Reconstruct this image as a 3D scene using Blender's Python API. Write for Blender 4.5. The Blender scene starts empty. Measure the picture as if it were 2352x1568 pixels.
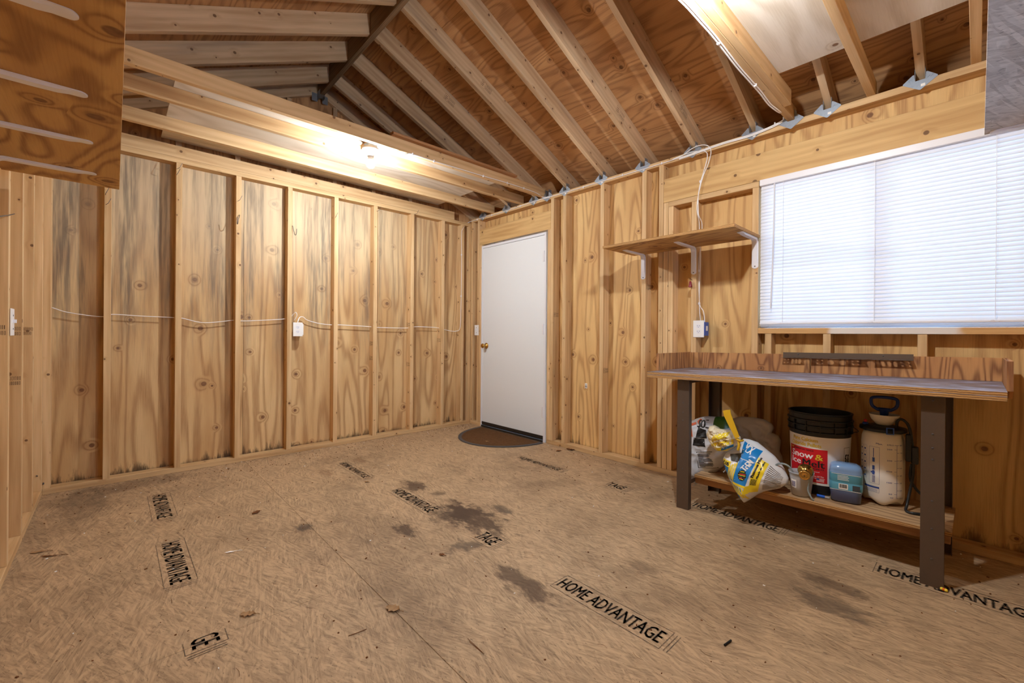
import bpy, bmesh, math, random
from mathutils import Vector, Matrix, noise
random.seed(7)
S = bpy.context.scene
COL = S.collection
PI = math.pi

# ------------------------------------------------------------------ camera
FPX, CYPX = 989.366, 768.03            # focal length / optical axis row, in pixels of the 2352x1568 frame
YAW, PITCH, ROLL = (math.radians(a) for a in (42.72502637, -0.0717109, 0.44659468))
CAM = Vector((4.157, -3.1575, 1.08))
FW = Vector((-math.cos(YAW) * math.cos(PITCH), math.sin(YAW) * math.cos(PITCH), math.sin(PITCH)))
_r = FW.cross(Vector((0, 0, 1))).normalized(); _u = _r.cross(FW)
RT = math.cos(ROLL) * _r + math.sin(ROLL) * _u
UP = -math.sin(ROLL) * _r + math.cos(ROLL) * _u
cd = bpy.data.cameras.new('camera'); cam = bpy.data.objects.new('camera', cd); COL.objects.link(cam)
cam.matrix_world = Matrix(((RT.x, UP.x, -FW.x, CAM.x), (RT.y, UP.y, -FW.y, CAM.y), (RT.z, UP.z, -FW.z, CAM.z), (0, 0, 0, 1)))
cd.sensor_width = 36; cd.lens = FPX / 2352 * 36; cd.shift_y = -(784 - CYPX) / 2352
cd.clip_start = 0.02; cd.clip_end = 200
S.camera = cam

# ------------------------------------------------------------------ world, exposure
S.view_settings.view_transform = 'Standard'; S.view_settings.look = 'None'
S.view_settings.gamma = 1.0; S.view_settings.use_curve_mapping = False
S.view_settings.exposure = 0.0
SKY_STRENGTH = 12.0
SKY_COLOR = (0.47, 0.70, 1.0, 1)
BULB_STRENGTH = 2500.0
BULB_COLOR = (0.91, 0.96, 1.0, 1)
W = bpy.data.worlds.new('daylight'); S.world = W; W.use_nodes = True
bg = W.node_tree.nodes['Background']; bg.inputs[0].default_value = SKY_COLOR; bg.inputs[1].default_value = SKY_STRENGTH
# sampling portal at the window (guides daylight rays, emits nothing itself)
pl = bpy.data.lights.new('window_portal', 'AREA'); pl.shape = 'RECTANGLE'; pl.size = 1.26; pl.size_y = 1.06
pl.cycles.is_portal = True
po = bpy.data.objects.new('window_portal', pl); COL.objects.link(po)
po.location = (3.78, 0.16, 1.62); po.rotation_euler = (-PI / 2, 0, 0)
pl2 = bpy.data.lights.new('window_portal', 'AREA'); pl2.shape = 'RECTANGLE'; pl2.size = 0.66; pl2.size_y = 1.16; pl2.cycles.is_portal = True
po2 = bpy.data.objects.new('window_portal', pl2); COL.objects.link(po2)
po2.location = (4.68, -1.675, 1.295); po2.rotation_euler = (0, PI / 2, 0)  # portal of the added fill window behind the camera
S.cycles.max_bounces = 10; S.cycles.diffuse_bounces = 6; S.cycles.glossy_bounces = 4
S.cycles.transmission_bounces = 6; S.cycles.transparent_max_bounces = 12
S.cycles.sample_clamp_indirect = 8.0
S.cycles.caustics_reflective = False; S.cycles.caustics_refractive = False

def at(px, py, ax, v):
    """the point of the plane coordinate[ax] = v that lies behind photo pixel (px, py)"""
    d = FW + RT * ((px - 1176) / FPX) - UP * ((py - CYPX) / FPX)
    return CAM + d * ((v - CAM[ax]) / d[ax])

# ------------------------------------------------------------------ materials
def srgb(r, g, b, a=1.0):
    f = lambda c: (c / 255 / 12.92) if c <= 10.31 else ((c / 255 + 0.055) / 1.055) ** 2.4
    return (f(r), f(g), f(b), a)

class NT:
    def __init__(s, name):
        s.m = bpy.data.materials.new(name); s.m.use_nodes = True
        s.t = s.m.node_tree; s.b = s.t.nodes['Principled BSDF']; s.out = s.t.nodes['Material Output']
    def put(s, sock, v):
        if v is None: return
        if isinstance(v, bpy.types.NodeSocket): s.t.links.new(v, sock)
        elif sock.type == 'RGBA' and isinstance(v, (int, float)): sock.default_value = (v, v, v, 1)
        elif sock.type == 'VECTOR' and isinstance(v, (int, float)): sock.default_value = (v, v, v)
        else: sock.default_value = v
    def m2(s, op, a, b=None, c=None, clamp=False):
        n = s.t.nodes.new('ShaderNodeMath'); n.operation = op; n.use_clamp = clamp
        for i, v in enumerate((a, b, c)): s.put(n.inputs[i], v) if v is not None else None
        return n.outputs[0]
    def vm(s, op, a, b=None):
        n = s.t.nodes.new('ShaderNodeVectorMath'); n.operation = op
        s.put(n.inputs[0], a)
        if b is not None: s.put(n.inputs[1], b)
        return n.outputs['Value'] if op in ('LENGTH', 'DISTANCE', 'DOT_PRODUCT') else n.outputs[0]
    def ramp(s, v, a, b, o0=0.0, o1=1.0, smooth=True):
        n = s.t.nodes.new('ShaderNodeMapRange'); n.interpolation_type = 'SMOOTHSTEP' if smooth else 'LINEAR'
        for i, q in enumerate((v, a, b, o0, o1)): s.put(n.inputs[i], q)
        return n.outputs[0]
    def mix(s, f, a, b, blend='MIX'):
        n = s.t.nodes.new('ShaderNodeMix'); n.data_type = 'RGBA'; n.blend_type = blend
        s.put(n.inputs[0], f); s.put(n.inputs[6], a); s.put(n.inputs[7], b)
        return n.outputs[2]
    def coord(s, which='UV'):
        return s.t.nodes.new('ShaderNodeTexCoord').outputs[which]
    def sep(s, v):
        n = s.t.nodes.new('ShaderNodeSeparateXYZ'); s.put(n.inputs[0], v); return n.outputs
    def comb(s, x, y, z=0.0):
        n = s.t.nodes.new('ShaderNodeCombineXYZ')
        for i, v in enumerate((x, y, z)): s.put(n.inputs[i], v)
        return n.outputs[0]
    def noise(s, v, scale=1.0, detail=2.0, rough=0.5, dim='2D', dist=0.0):
        n = s.t.nodes.new('ShaderNodeTexNoise'); n.noise_dimensions = dim
        s.put(n.inputs['Vector'], v); n.inputs['Scale'].default_value = scale; n.inputs['Detail'].default_value = detail
        n.inputs['Roughness'].default_value = rough; n.inputs['Distortion'].default_value = dist
        return n.outputs['Fac']
    def vor(s, v, scale=1.0, feature='F1', dim='2D', rnd=1.0):
        n = s.t.nodes.new('ShaderNodeTexVoronoi'); n.voronoi_dimensions = dim; n.feature = feature
        s.put(n.inputs['Vector'], v); n.inputs['Scale'].default_value = scale; n.inputs['Randomness'].default_value = rnd
        return n.outputs['Distance'], n.outputs['Color']
    def sat(s, col, k):
        n = s.t.nodes.new('ShaderNodeHueSaturation'); n.inputs['Saturation'].default_value = k; n.inputs['Hue'].default_value = WOODHUE; s.put(n.inputs['Color'], col); return n.outputs[0]
    def objrand(s):
        return s.t.nodes.new('ShaderNodeObjectInfo').outputs['Random']
    def bump(s, h, strength=0.3, dist=0.002):
        n = s.t.nodes.new('ShaderNodeBump'); n.inputs['Strength'].default_value = strength; n.inputs['Distance'].default_value = dist
        s.put(n.inputs['Height'], h); s.t.links.new(n.outputs[0], s.b.inputs['Normal'])
    def fin(s, col, rough=0.6, spec=0.35, metal=0.0):
        s.put(s.b.inputs['Base Color'], col); s.put(s.b.inputs['Roughness'], rough)
        s.put(s.b.inputs['Specular IOR Level'], spec); s.put(s.b.inputs['Metallic'], metal)
        return s.m

WOODSAT = 0.92; WOODHUE = 0.505
def wood_common(n, u, v, kscale, kprob, krad):
    """knots: returns (knot mask, halo)"""
    jit = n.comb(u, v)
    d, c = n.vor(jit, kscale)
    cs = n.sep(c)
    gate = n.m2('LESS_THAN', cs[0], kprob)
    rad = n.m2('MULTIPLY_ADD', cs[1], krad, krad * 0.55)
    core = n.m2('MULTIPLY', n.m2('SUBTRACT', 1.0, n.ramp(d, n.m2('MULTIPLY', rad, 0.75), n.m2('MULTIPLY', rad, 1.1))), gate)
    halo = n.m2('MULTIPLY', n.m2('SUBTRACT', 1.0, n.ramp(d, rad, n.m2('MULTIPLY', rad, 4.5))), gate)
    return core, halo, d

def lumber(name, light, dark, knotc=srgb(96, 58, 30), kprob=0.33, krad=0.055, ringf=150.0, ramt=0.5, var=0.10, bstain=0.0, kscale=8.0):
    n = NT(name); uv = n.sep(n.coord('UV')); u, v = uv[0], uv[1]
    core, halo, d = wood_common(n, u, v, kscale, kprob, krad)
    w1 = n.noise(n.comb(n.m2('MULTIPLY', u, 1.1), n.m2('MULTIPLY', v, 9.0)), 1.0, 2)
    ph = n.m2('ADD', n.m2('MULTIPLY', v, ringf), n.m2('MULTIPLY', w1, 9.0))
    ph = n.m2('ADD', ph, n.m2('MULTIPLY', halo, 3.0))
    ring = n.m2('MULTIPLY_ADD', n.m2('SINE', ph), 0.5, 0.5)
    fib = n.noise(n.comb(n.m2('MULTIPLY', u, 5.0), n.m2('MULTIPLY', v, 260.0)), 1.0, 2, 0.6)
    big = n.noise(n.comb(n.m2('MULTIPLY', u, 1.4), n.m2('MULTIPLY', v, 14.0)), 1.0, 3)
    f = n.m2('ADD', n.m2('MULTIPLY', ring, ramt * 0.55), n.m2('MULTIPLY', fib, 0.45))
    f = n.m2('ADD', f, n.ramp(big, 0.35, 0.75, -0.15, 0.4), clamp=True)
    col = n.mix(f, light, dark)
    col = n.mix(n.m2('MULTIPLY', halo, 0.30), col, dark)
    col = n.mix(n.m2('MULTIPLY', core, 0.85), col, knotc)
    if bstain:
        st = n.noise(n.comb(n.m2('MULTIPLY', u, 0.8), n.m2('MULTIPLY', v, 9.0), 3.0), 1.0, 3)
        col = n.mix(n.ramp(st, 0.55, 0.8, 0.0, bstain), col, srgb(110, 105, 105))
    rnd = n.objrand()
    g = n.ramp(rnd, 0, 1, 1 - var, 1 + var, smooth=False)
    col = n.mix(1.0, col, n.comb(g, n.m2('POWER', g, 1.1), n.m2('POWER', g, 1.35)), 'MULTIPLY')
    col = n.sat(col, WOODSAT)
    n.bump(n.m2('ADD', fib, n.m2('MULTIPLY', ring, 0.3)), 0.15, 0.001)
    return n.fin(col, 0.62, 0.3)

def plywood(name, light, mid, dark, knotc=srgb(88, 50, 26), kprob=0.3, krad=0.05, kscale=3.6, freq=11.0, figure=(0.8, 4.2), contrast=0.75,
            mould=0.0, rot=0.0, var=0.05, rough=0.62, spec=0.3, sheen_dust=None):
    n = NT(name); uv = n.sep(n.coord('UV')); u, v = uv[0], uv[1]
    core, halo, d = wood_common(n, u, v, kscale, kprob, krad)
    F = n.noise(n.comb(n.m2('MULTIPLY', u, figure[0]), n.m2('MULTIPLY', v, figure[1])), 1.0, 1.5, 0.45)
    ph = n.m2('MULTIPLY', F, freq * 2 * PI)
    ph = n.m2('ADD', ph, n.m2('MULTIPLY', n.m2('POWER', halo, 2.0), 9.0))
    ring = n.m2('MULTIPLY_ADD', n.m2('SINE', ph), 0.5, 0.5)
    ring = n.m2('POWER', ring, 2.2)
    fib = n.noise(n.comb(n.m2('MULTIPLY', u, 7.0), n.m2('MULTIPLY', v, 190.0)), 1.0, 2, 0.6)
    big = n.noise(n.comb(n.m2('MULTIPLY', u, 0.9), n.m2('MULTIPLY', v, 5.0), 5.0), 1.0, 2)
    f = n.m2('ADD', n.m2('MULTIPLY', ring, contrast), n.m2('MULTIPLY', n.m2('SUBTRACT', fib, 0.5), 0.7), clamp=True)
    col = n.mix(n.ramp(big, 0.3, 0.7), light, mid)
    col = n.mix(f, col, dark)
    col = n.mix(n.m2('MULTIPLY', halo, 0.35), col, dark)
    kd = n.noise(n.comb(n.m2('MULTIPLY', u, 60.0), n.m2('MULTIPLY', v, 60.0)), 1.0, 2)
    col = n.mix(n.m2('MULTIPLY', core, 0.9), col, n.mix(kd, knotc, srgb(140, 90, 55)))
    if mould or rot:
        z = n.sep(n.coord('Object'))[2]
        if mould:
            y = n.sep(n.coord('Object'))[1]
            st = n.noise(n.comb(n.m2('MULTIPLY', u, 0.38), n.m2('MULTIPLY', v, 6.0), 9.0), 1.0, 5, 0.7)
            st2 = n.noise(n.comb(n.m2('MULTIPLY', u, 3.0), n.m2('MULTIPLY', v, 55.0), 2.0), 1.0, 3, 0.6)
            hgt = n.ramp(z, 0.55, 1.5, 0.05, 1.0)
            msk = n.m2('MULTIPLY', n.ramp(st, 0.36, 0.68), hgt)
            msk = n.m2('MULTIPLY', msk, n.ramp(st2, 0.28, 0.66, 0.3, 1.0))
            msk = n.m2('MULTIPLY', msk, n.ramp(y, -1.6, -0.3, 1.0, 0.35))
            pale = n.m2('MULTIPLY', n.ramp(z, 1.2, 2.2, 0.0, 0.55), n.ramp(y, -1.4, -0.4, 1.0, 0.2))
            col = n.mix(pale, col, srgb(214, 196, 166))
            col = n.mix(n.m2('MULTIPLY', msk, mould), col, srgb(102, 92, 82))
        if rot:
            e = n.noise(n.comb(n.m2('MULTIPLY', u, 2.0), n.m2('MULTIPLY', v, 13.0), 1.0), 1.0, 5, 0.75)
            ew = n.noise(n.comb(n.m2('MULTIPLY', v, 2.2), 4.0), 1.0, 1)
            edge = n.m2('MULTIPLY_ADD', n.ramp(e, 0.38, 0.72, 0.0, 0.13), n.ramp(ew, 0.4, 0.6, 0.25, 1.0), 0.055)
            rm = n.m2('SUBTRACT', 1.0, n.ramp(z, n.m2('MULTIPLY', edge, 0.25), edge))
            col = n.mix(n.m2('MULTIPLY', rm, rot), col, srgb(50, 34, 20))
    if sheen_dust:  # patchy dust, its colour tinted with the window's blue sheen
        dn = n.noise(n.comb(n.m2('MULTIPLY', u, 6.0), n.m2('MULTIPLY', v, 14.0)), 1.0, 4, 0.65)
        col = n.mix(n.ramp(dn, 0.4, 0.7, 0.0, sheen_dust[1]), col, sheen_dust[0])
    g = n.ramp(n.objrand(), 0, 1, 1 - var, 1 + var, smooth=False)
    col = n.mix(1.0, col, n.comb(g, n.m2('POWER', g, 1.1), n.m2('POWER', g, 1.3)), 'MULTIPLY')
    col = n.sat(col, WOODSAT)
    n.bump(n.m2('ADD', fib, n.m2('MULTIPLY', ring, 0.4)), 0.18, 0.001)
    return n.fin(col, rough, spec)

def plain(name, c, rough=0.5, spec=0.4, metal=0.0, speck=0.0, emit=None):
    n = NT(name)
    col = c
    if speck:
        k = n.noise(n.coord('Object'), 60.0, 3, 0.6, dim='3D')
        col = n.mix(n.ramp(k, 0.45, 0.75, 0.0, speck), c, tuple(0.55 * q for q in c[:3]) + (1,))
    if emit:
        n.b.inputs['Emission Color'].default_value = emit[0]; n.b.inputs['Emission Strength'].default_value = emit[1]
    return n.fin(col, rough, spec, metal)

M = {}
M['stud'] = lumber('stud_wood', srgb(222, 184, 134), srgb(186, 140, 86), var=0.09)
M['plate'] = lumber('plate_wood', srgb(214, 176, 126), srgb(176, 131, 80), var=0.06)
M['header'] = lumber('header_wood', srgb(216, 174, 112), srgb(182, 134, 74), var=0.05, kprob=0.4, krad=0.075, kscale=6.0)
M['joist'] = lumber('joist_wood', srgb(214, 176, 128), srgb(178, 134, 84), var=0.06)
M['rafter'] = lumber('rafter_wood', srgb(214, 180, 142), srgb(174, 136, 98), var=0.08, bstain=0.35, kprob=0.4)
M['ridge'] = plywood('ridge_lvl', srgb(150, 122, 92), srgb(134, 106, 78), srgb(100, 76, 54), kprob=0.0, figure=(0.7, 40.0), freq=4)
M['panel_left'] = plywood('stained_plywood', srgb(218, 180, 126), srgb(196, 150, 94), srgb(158, 108, 58), mould=0.78, rot=0.9, contrast=0.66, kprob=0.55, krad=0.046, figure=(0.42, 4.6), freq=7)
M['panel'] = plywood('wall_plywood', srgb(226, 184, 118), srgb(210, 162, 98), srgb(164, 110, 56), contrast=0.6, kprob=0.6, rot=0.75, figure=(0.5, 4.4), freq=9, krad=0.042)
M['roof'] = plywood('roof_plywood', srgb(206, 152, 98), srgb(182, 126, 76), srgb(132, 82, 46), knotc=srgb(60, 34, 20), kprob=0.5, kscale=5.0, krad=0.05, figure=(0.9, 5.5), contrast=0.55)
M['loft'] = plywood('loft_plywood', srgb(214, 202, 188), srgb(206, 192, 174), srgb(186, 168, 146), kprob=0.03, figure=(0.9, 3.2), freq=6, contrast=0.6)
M['shelf'] = plywood('shelf_plywood', srgb(206, 160, 92), srgb(188, 138, 74), srgb(150, 100, 50), kprob=0.55, kscale=4.2, krad=0.07, freq=8, figure=(1.3, 4.0), contrast=0.9)
M['splash'] = plywood('splash_plywood', srgb(196, 136, 76), srgb(178, 116, 62), srgb(120, 68, 36), kprob=0.12, figure=(1.1, 8.0), freq=9, contrast=0.8)
M['benchtop'] = plywood('bench_top_plywood', srgb(134, 118, 112), srgb(112, 102, 108), srgb(80, 68, 66), kprob=0.0, figure=(0.8, 12.0), freq=6, rough=0.42, spec=1.0, sheen_dust=(srgb(172, 186, 224), 0.7))  # base greyed and dust blued to paint in the window's sheen
M['lowshelf'] = plywood('low_shelf_plywood', srgb(196, 156, 112), srgb(178, 136, 92), srgb(132, 92, 58), kprob=0.1, figure=(1.0, 6.0), freq=9, contrast=0.8)
M['trim'] = lumber('dark_trim_wood', srgb(176, 122, 76), srgb(130, 84, 50), kprob=0.0)

def ply_edge(name, a, b):
    n = NT(name); z = n.sep(n.coord('Object'))[2]
    k = n.noise(n.coord('Object'), 25.0, 3, 0.6, dim='3D')
    s = n.m2('SINE', n.m2('ADD', n.m2('MULTIPLY', z, 2 * PI / 0.0085), n.m2('MULTIPLY', k, 7.0)))
    return n.fin(n.mix(n.ramp(s, -0.3, 0.6), a, b), 0.7, 0.2)
M['plyedge'] = ply_edge('plywood_edge', srgb(190, 148, 94), srgb(136, 96, 58))

def osb(name, light, dark, dirt, ang=0.0, stains=(), dirtamt=0.6, contrast=1.0):
    n = NT(name); P = n.coord('Object'); xyz = n.sep(P); x, y = xyz[0], xyz[1]
    wob = n.noise(P, 3.0, 2, dim='3D')
    tot = None
    for k, (a, su, sv, off) in enumerate(((0.06, 9, 95, 0), (-0.28, 11, 105, 7.3), (0.42, 11, 90, 3.1), (-0.6, 12, 100, 11.0), (0.2, 8, 110, 5.0))):
        a += ang; c, s_ = math.cos(a), math.sin(a)
        p = n.m2('ADD', n.m2('MULTIPLY', x, c), n.m2('MULTIPLY', y, s_))
        q = n.m2('ADD', n.m2('MULTIPLY', x, -s_), n.m2('MULTIPLY', y, c))
        q = n.m2('ADD', q, n.m2('MULTIPLY', wob, 0.03))
        d, colr = n.vor(n.comb(n.m2('ADD', n.m2('MULTIPLY', p, su), off), n.m2('MULTIPLY', q, sv)), 1.0)
        v = n.sep(colr)[0]
        if tot is None: tot = v
        else:
            sel = n.ramp(n.noise(n.comb(n.m2('ADD', n.m2('MULTIPLY', p, 6.0), off), n.m2('MULTIPLY', q, 22.0)), 1.0, 1), 0.47, 0.53)
            tot = n.m2('ADD', n.m2('MULTIPLY', tot, n.m2('SUBTRACT', 1.0, sel)), n.m2('MULTIPLY', v, sel))
    fa = n.noise(n.comb(n.m2('MULTIPLY', x, 9.0), n.m2('MULTIPLY', n.m2('ADD', y, n.m2('MULTIPLY', x, 0.25)), 105.0)), 1.0, 4, 0.7, dist=0.4)
    fb_ = n.noise(n.comb(n.m2('MULTIPLY', n.m2('ADD', x, n.m2('MULTIPLY', y, 0.6)), 13.0), n.m2('MULTIPLY', n.m2('SUBTRACT', y, n.m2('MULTIPLY', x, 0.5)), 85.0), 7.0), 1.0, 4, 0.7, dist=0.4)
    sm = n.ramp(n.noise(n.comb(n.m2('MULTIPLY', x, 4.0), n.m2('MULTIPLY', y, 9.0), 2.0), 1.0, 2), 0.44, 0.56)
    fine = n.m2('ADD', n.m2('MULTIPLY', fa, n.m2('SUBTRACT', 1.0, sm)), n.m2('MULTIPLY', fb_, sm))
    f = n.m2('ADD', n.m2('MULTIPLY_ADD', tot, 0.42 * contrast, 0.08), n.m2('MULTIPLY', n.m2('SUBTRACT', fine, 0.5), 1.9), clamp=True)
    col = n.mix(f, light, dark)
    gaps = n.noise(n.comb(n.m2('MULTIPLY', x, 45.0), n.m2('MULTIPLY', y, 110.0), 4.0), 1.0, 2, 0.7)
    col = n.mix(n.ramp(gaps, 0.64, 0.76, 0.0, 0.6), col, dirt)
    dn = n.noise(n.comb(x, y), 1.6, 5, 0.68)
    col = n.mix(n.ramp(dn, 0.42, 0.78, 0.0, dirtamt), col, dirt)
    if stains:
        sn = n.m2('SUBTRACT', n.noise(n.comb(n.m2('MULTIPLY', x, 9.0), n.m2('MULTIPLY', y, 16.0)), 1.0, 4, 0.65), 0.5)
        for (cx, cy, rx, ry, amt, cc) in stains:
            dd = n.vm('LENGTH', n.comb(n.m2('MULTIPLY', n.m2('SUBTRACT', x, cx), 1 / rx), n.m2('MULTIPLY', n.m2('SUBTRACT', y, cy), 1 / ry)))
            dd = n.m2('ADD', dd, n.m2('MULTIPLY', sn, 2.2))
            col = n.mix(n.m2('SUBTRACT', amt, n.ramp(dd, 0.45, 1.2, 0.0, amt)), col, cc)
    col = n.sat(col, 0.9)
    n.bump(n.m2('ADD', tot, fine), 0.25, 0.001)
    return n.fin(col, 0.68, 0.3)

BR = srgb(66, 45, 32); GY = srgb(76, 60, 48); RD = srgb(120, 82, 52)
STAINS = [(2.13, -1.60, 0.30, 0.13, 0.85, BR), (2.04, -1.66, 0.16, 0.16, 0.6, BR), (2.83, -1.85, 0.20, 0.07, 0.75, BR), (1.447, -1.593, 0.13, 0.07, 0.8, BR), (2.041, -1.975, 0.09, 0.06, 0.8, BR),
          (2.39, -1.83, 0.07, 0.09, 0.7, GY), (2.16, -1.40, 0.10, 0.05, 0.75, GY), (1.631, -2.395, 0.06, 0.05, 0.85, GY),
          (3.73, -0.86, 0.12, 0.07, 0.6, BR), (3.77, -1.03, 0.16, 0.07, 0.6, GY), (0.75, -1.95, 0.10, 0.05, 0.5, RD),
          (0.35, -3.3, 0.4, 0.12, 0.4, GY), (0.12, -3.0, 0.14, 0.3, 0.4, BR),
          (1.7, -1.55, 0.05, 0.05, 0.6, BR), (0.6, -1.63, 0.12, 0.05, 0.55, RD), (3.1, -1.35, 0.1, 0.05, 0.4, BR)]
M['floor'] = osb('floor_osb', srgb(188, 153, 114), srgb(118, 90, 64), srgb(88, 64, 44), stains=STAINS, dirtamt=0.5)
M['osbshelf'] = osb('shelf_osb', srgb(222, 214, 206), srgb(178, 168, 160), srgb(92, 86, 92), ang=1.1, dirtamt=0.3, contrast=1.9)
M['ink'] = (lambda n: n.fin(n.mix(n.ramp(n.noise(n.coord('Object'), 70, 3, 0.7, dim='3D'), 0.46, 0.62), srgb(98, 86, 74), srgb(146, 118, 88)), 0.75, 0.2))(NT('floor_ink'))
M['door'] = plain('door_paint', srgb(226, 230, 233), 0.45, 0.4)
M['jamb'] = plain('jamb_paint', srgb(224, 224, 228), 0.5, 0.4)
M['white'] = plain('white_enamel', srgb(232, 232, 238), 0.35, 0.5)
M['plastic'] = plain('white_plastic', srgb(236, 234, 232), 0.35, 0.5)
M['cable'] = plain('white_cable', srgb(238, 236, 236), 0.45, 0.4)
M['steel'] = plain('galvanised', srgb(168, 178, 190), 0.42, 0.5, 0.75, speck=0.25)
M['darkmetal'] = plain('nail_steel', srgb(96, 92, 92), 0.45, 0.5, 0.7)
M['brass'] = plain('brass', srgb(206, 164, 92), 0.18, 0.5, 1.0)
M['bronze'] = plain('threshold_bronze', srgb(44, 36, 30), 0.5, 0.4)
M['legpaint'] = plain('brown_leg_paint', srgb(82, 66, 54), 0.42, 0.45, speck=0.15)
M['rail'] = plain('brown_rail_paint', srgb(92, 78, 68), 0.38, 0.5)
M['matfibre'] = (lambda n: n.fin(n.mix(n.noise(n.coord('Object'), 40, 4, 0.7, dim='3D'), srgb(112, 80, 52), srgb(70, 48, 32)), 0.95, 0.05))(NT('mat_fibre'))
M['rubber'] = plain('grey_rubber', srgb(70, 68, 70), 0.7, 0.3)
M['black'] = plain('black_plastic', srgb(24, 24, 26), 0.4, 0.45)
M['blueplastic'] = plain('blue_plastic', srgb(24, 52, 124), 0.4, 0.45)
M['red'] = plain('red_plastic', srgb(190, 30, 34), 0.4, 0.45)
M['maroon'] = plain('maroon_plastic', srgb(128, 34, 44), 0.45, 0.4)
M['boxblue'] = plain('blue_box_plastic', srgb(52, 88, 176), 0.4, 0.4)
M['dark'] = plain('dark_slot', srgb(30, 28, 28), 0.7, 0.2)
M['leaf'] = plain('dry_leaf', srgb(160, 126, 90), 0.8, 0.1, speck=0.4)
M['leafdark'] = plain('brown_leaf', srgb(112, 72, 44), 0.8, 0.1, speck=0.4)
M['paper'] = plain('white_paper', srgb(236, 234, 230), 0.7, 0.2)
M['yellow'] = plain('yellow_foam', srgb(240, 214, 70), 0.8, 0.2)
M['orange'] = plain('orange_foam', srgb(226, 110, 40), 0.8, 0.2)

def emis(name, col, k):
    n = NT(name); n.t.nodes.remove(n.b)
    e = n.t.nodes.new('ShaderNodeEmission'); e.inputs[0].default_value = col; e.inputs[1].default_value = k
    n.t.links.new(e.outputs[0], n.out.inputs[0]); return n.m
M['bulb'] = emis('lit_bulb', BULB_COLOR, BULB_STRENGTH)

def translucent(name, col, fac):
    n = NT(name); n.fin(col, 0.45, 0.4)
    tr = n.t.nodes.new('ShaderNodeBsdfTranslucent'); tr.inputs[0].default_value = col
    mx = n.t.nodes.new('ShaderNodeMixShader'); mx.inputs[0].default_value = fac
    n.t.links.new(n.b.outputs[0], mx.inputs[1]); n.t.links.new(tr.outputs[0], mx.inputs[2]); n.t.links.new(mx.outputs[0], n.out.inputs[0])
    return n.m
M['slat'] = translucent('blind_vinyl', srgb(240, 240, 243), 0.26)
M['wand'] = plain('grey_wand', srgb(222, 222, 226), 0.4)

def pane(name, tint):
    n = NT(name); n.t.nodes.remove(n.b)
    g = n.t.nodes.new('ShaderNodeBsdfGlossy'); g.inputs['Roughness'].default_value = 0.02
    t = n.t.nodes.new('ShaderNodeBsdfTransparent'); t.inputs[0].default_value = tint
    f = n.t.nodes.new('ShaderNodeFresnel'); f.inputs[0].default_value = 1.45
    mx = n.t.nodes.new('ShaderNodeMixShader')
    n.t.links.new(f.outputs[0], mx.inputs[0]); n.t.links.new(t.outputs[0], mx.inputs[1]); n.t.links.new(g.outputs[0], mx.inputs[2])
    n.t.links.new(mx.outputs[0], n.out.inputs[0]); return n.m
M['glass'] = pane('window_glass', (0.97, 0.98, 0.98, 1))
M['jug'] = pane('clear_blue_plastic', (0.50, 0.64, 0.86, 1))

# ------------------------------------------------------------------ builders
def loc_of(p):
    v = Vector((0, 0, 0))
    while p is not None: v += p.location; p = p.parent
    return v
def link(name, data, parent=None):
    o = bpy.data.objects.new(name, data); COL.objects.link(o)
    if parent is not None: o.parent = parent
    return o
def obj(name, bm, mat, parent=None, smooth=False, base=None):
    """links a bmesh modelled in room coordinates as one mesh object"""
    me = bpy.data.meshes.new(name)
    off = loc_of(parent) if parent is not None else (Vector(base) if base is not None else Vector((0, 0, 0)))
    bm.transform(Matrix.Translation(-off)); bm.to_mesh(me); bm.free()
    for mm in (mat if isinstance(mat, (list, tuple)) else [mat]): me.materials.append(mm)
    if smooth: me.shade_smooth()
    o = link(name, me, parent)
    if parent is None: o.location = off
    return o
def tag(o, label=None, cat=None, group=None, kind=None):
    if label: o['label'] = label
    if cat: o['category'] = cat
    if group: o['group'] = group
    if kind: o['kind'] = kind
    return o
def thing(name, label, cat, loc, group=None):
    o = link(name, None); o.location = loc; o.empty_display_size = 0.05
    return tag(o, label, cat, group)
def struct(name, loc=(0, 0, 0)):
    o = link(name, None); o.location = loc; o.empty_display_size = 0.05
    return tag(o, kind='structure')
def share(name, me, parent, loc, rot=None):
    """another object on the same mesh; loc in room coordinates"""
    o = link(name, me, parent); o.location = Vector(loc) - (loc_of(parent) if parent is not None else Vector((0, 0, 0)))
    if rot is not None: o.rotation_euler = rot
    return o
def NB(): return bmesh.new()
def addbox(bm, x0, x1, y0, y1, z0, z1, bev=0.0, mat=None, mi=0):
    mx = Matrix.Translation(((x0 + x1) / 2, (y0 + y1) / 2, (z0 + z1) / 2)) @ Matrix.Diagonal((x1 - x0, y1 - y0, z1 - z0, 1))
    r = bmesh.ops.create_cube(bm, size=1.0, matrix=mx)
    vs = r['verts']
    if bev:
        es = list({e for v in vs for e in v.link_edges})
        q = bmesh.ops.bevel(bm, geom=es, offset=bev, segments=1, affect='EDGES', profile=0.5)
        vs = list({v for f in q['faces'] for v in f.verts} | {v for v in vs if v.is_valid})
    fs = {f for v in vs for f in v.link_faces}
    for f in fs: f.material_index = mi
    if mat is not None: bmesh.ops.transform(bm, matrix=mat, verts=vs)
    return vs
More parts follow.
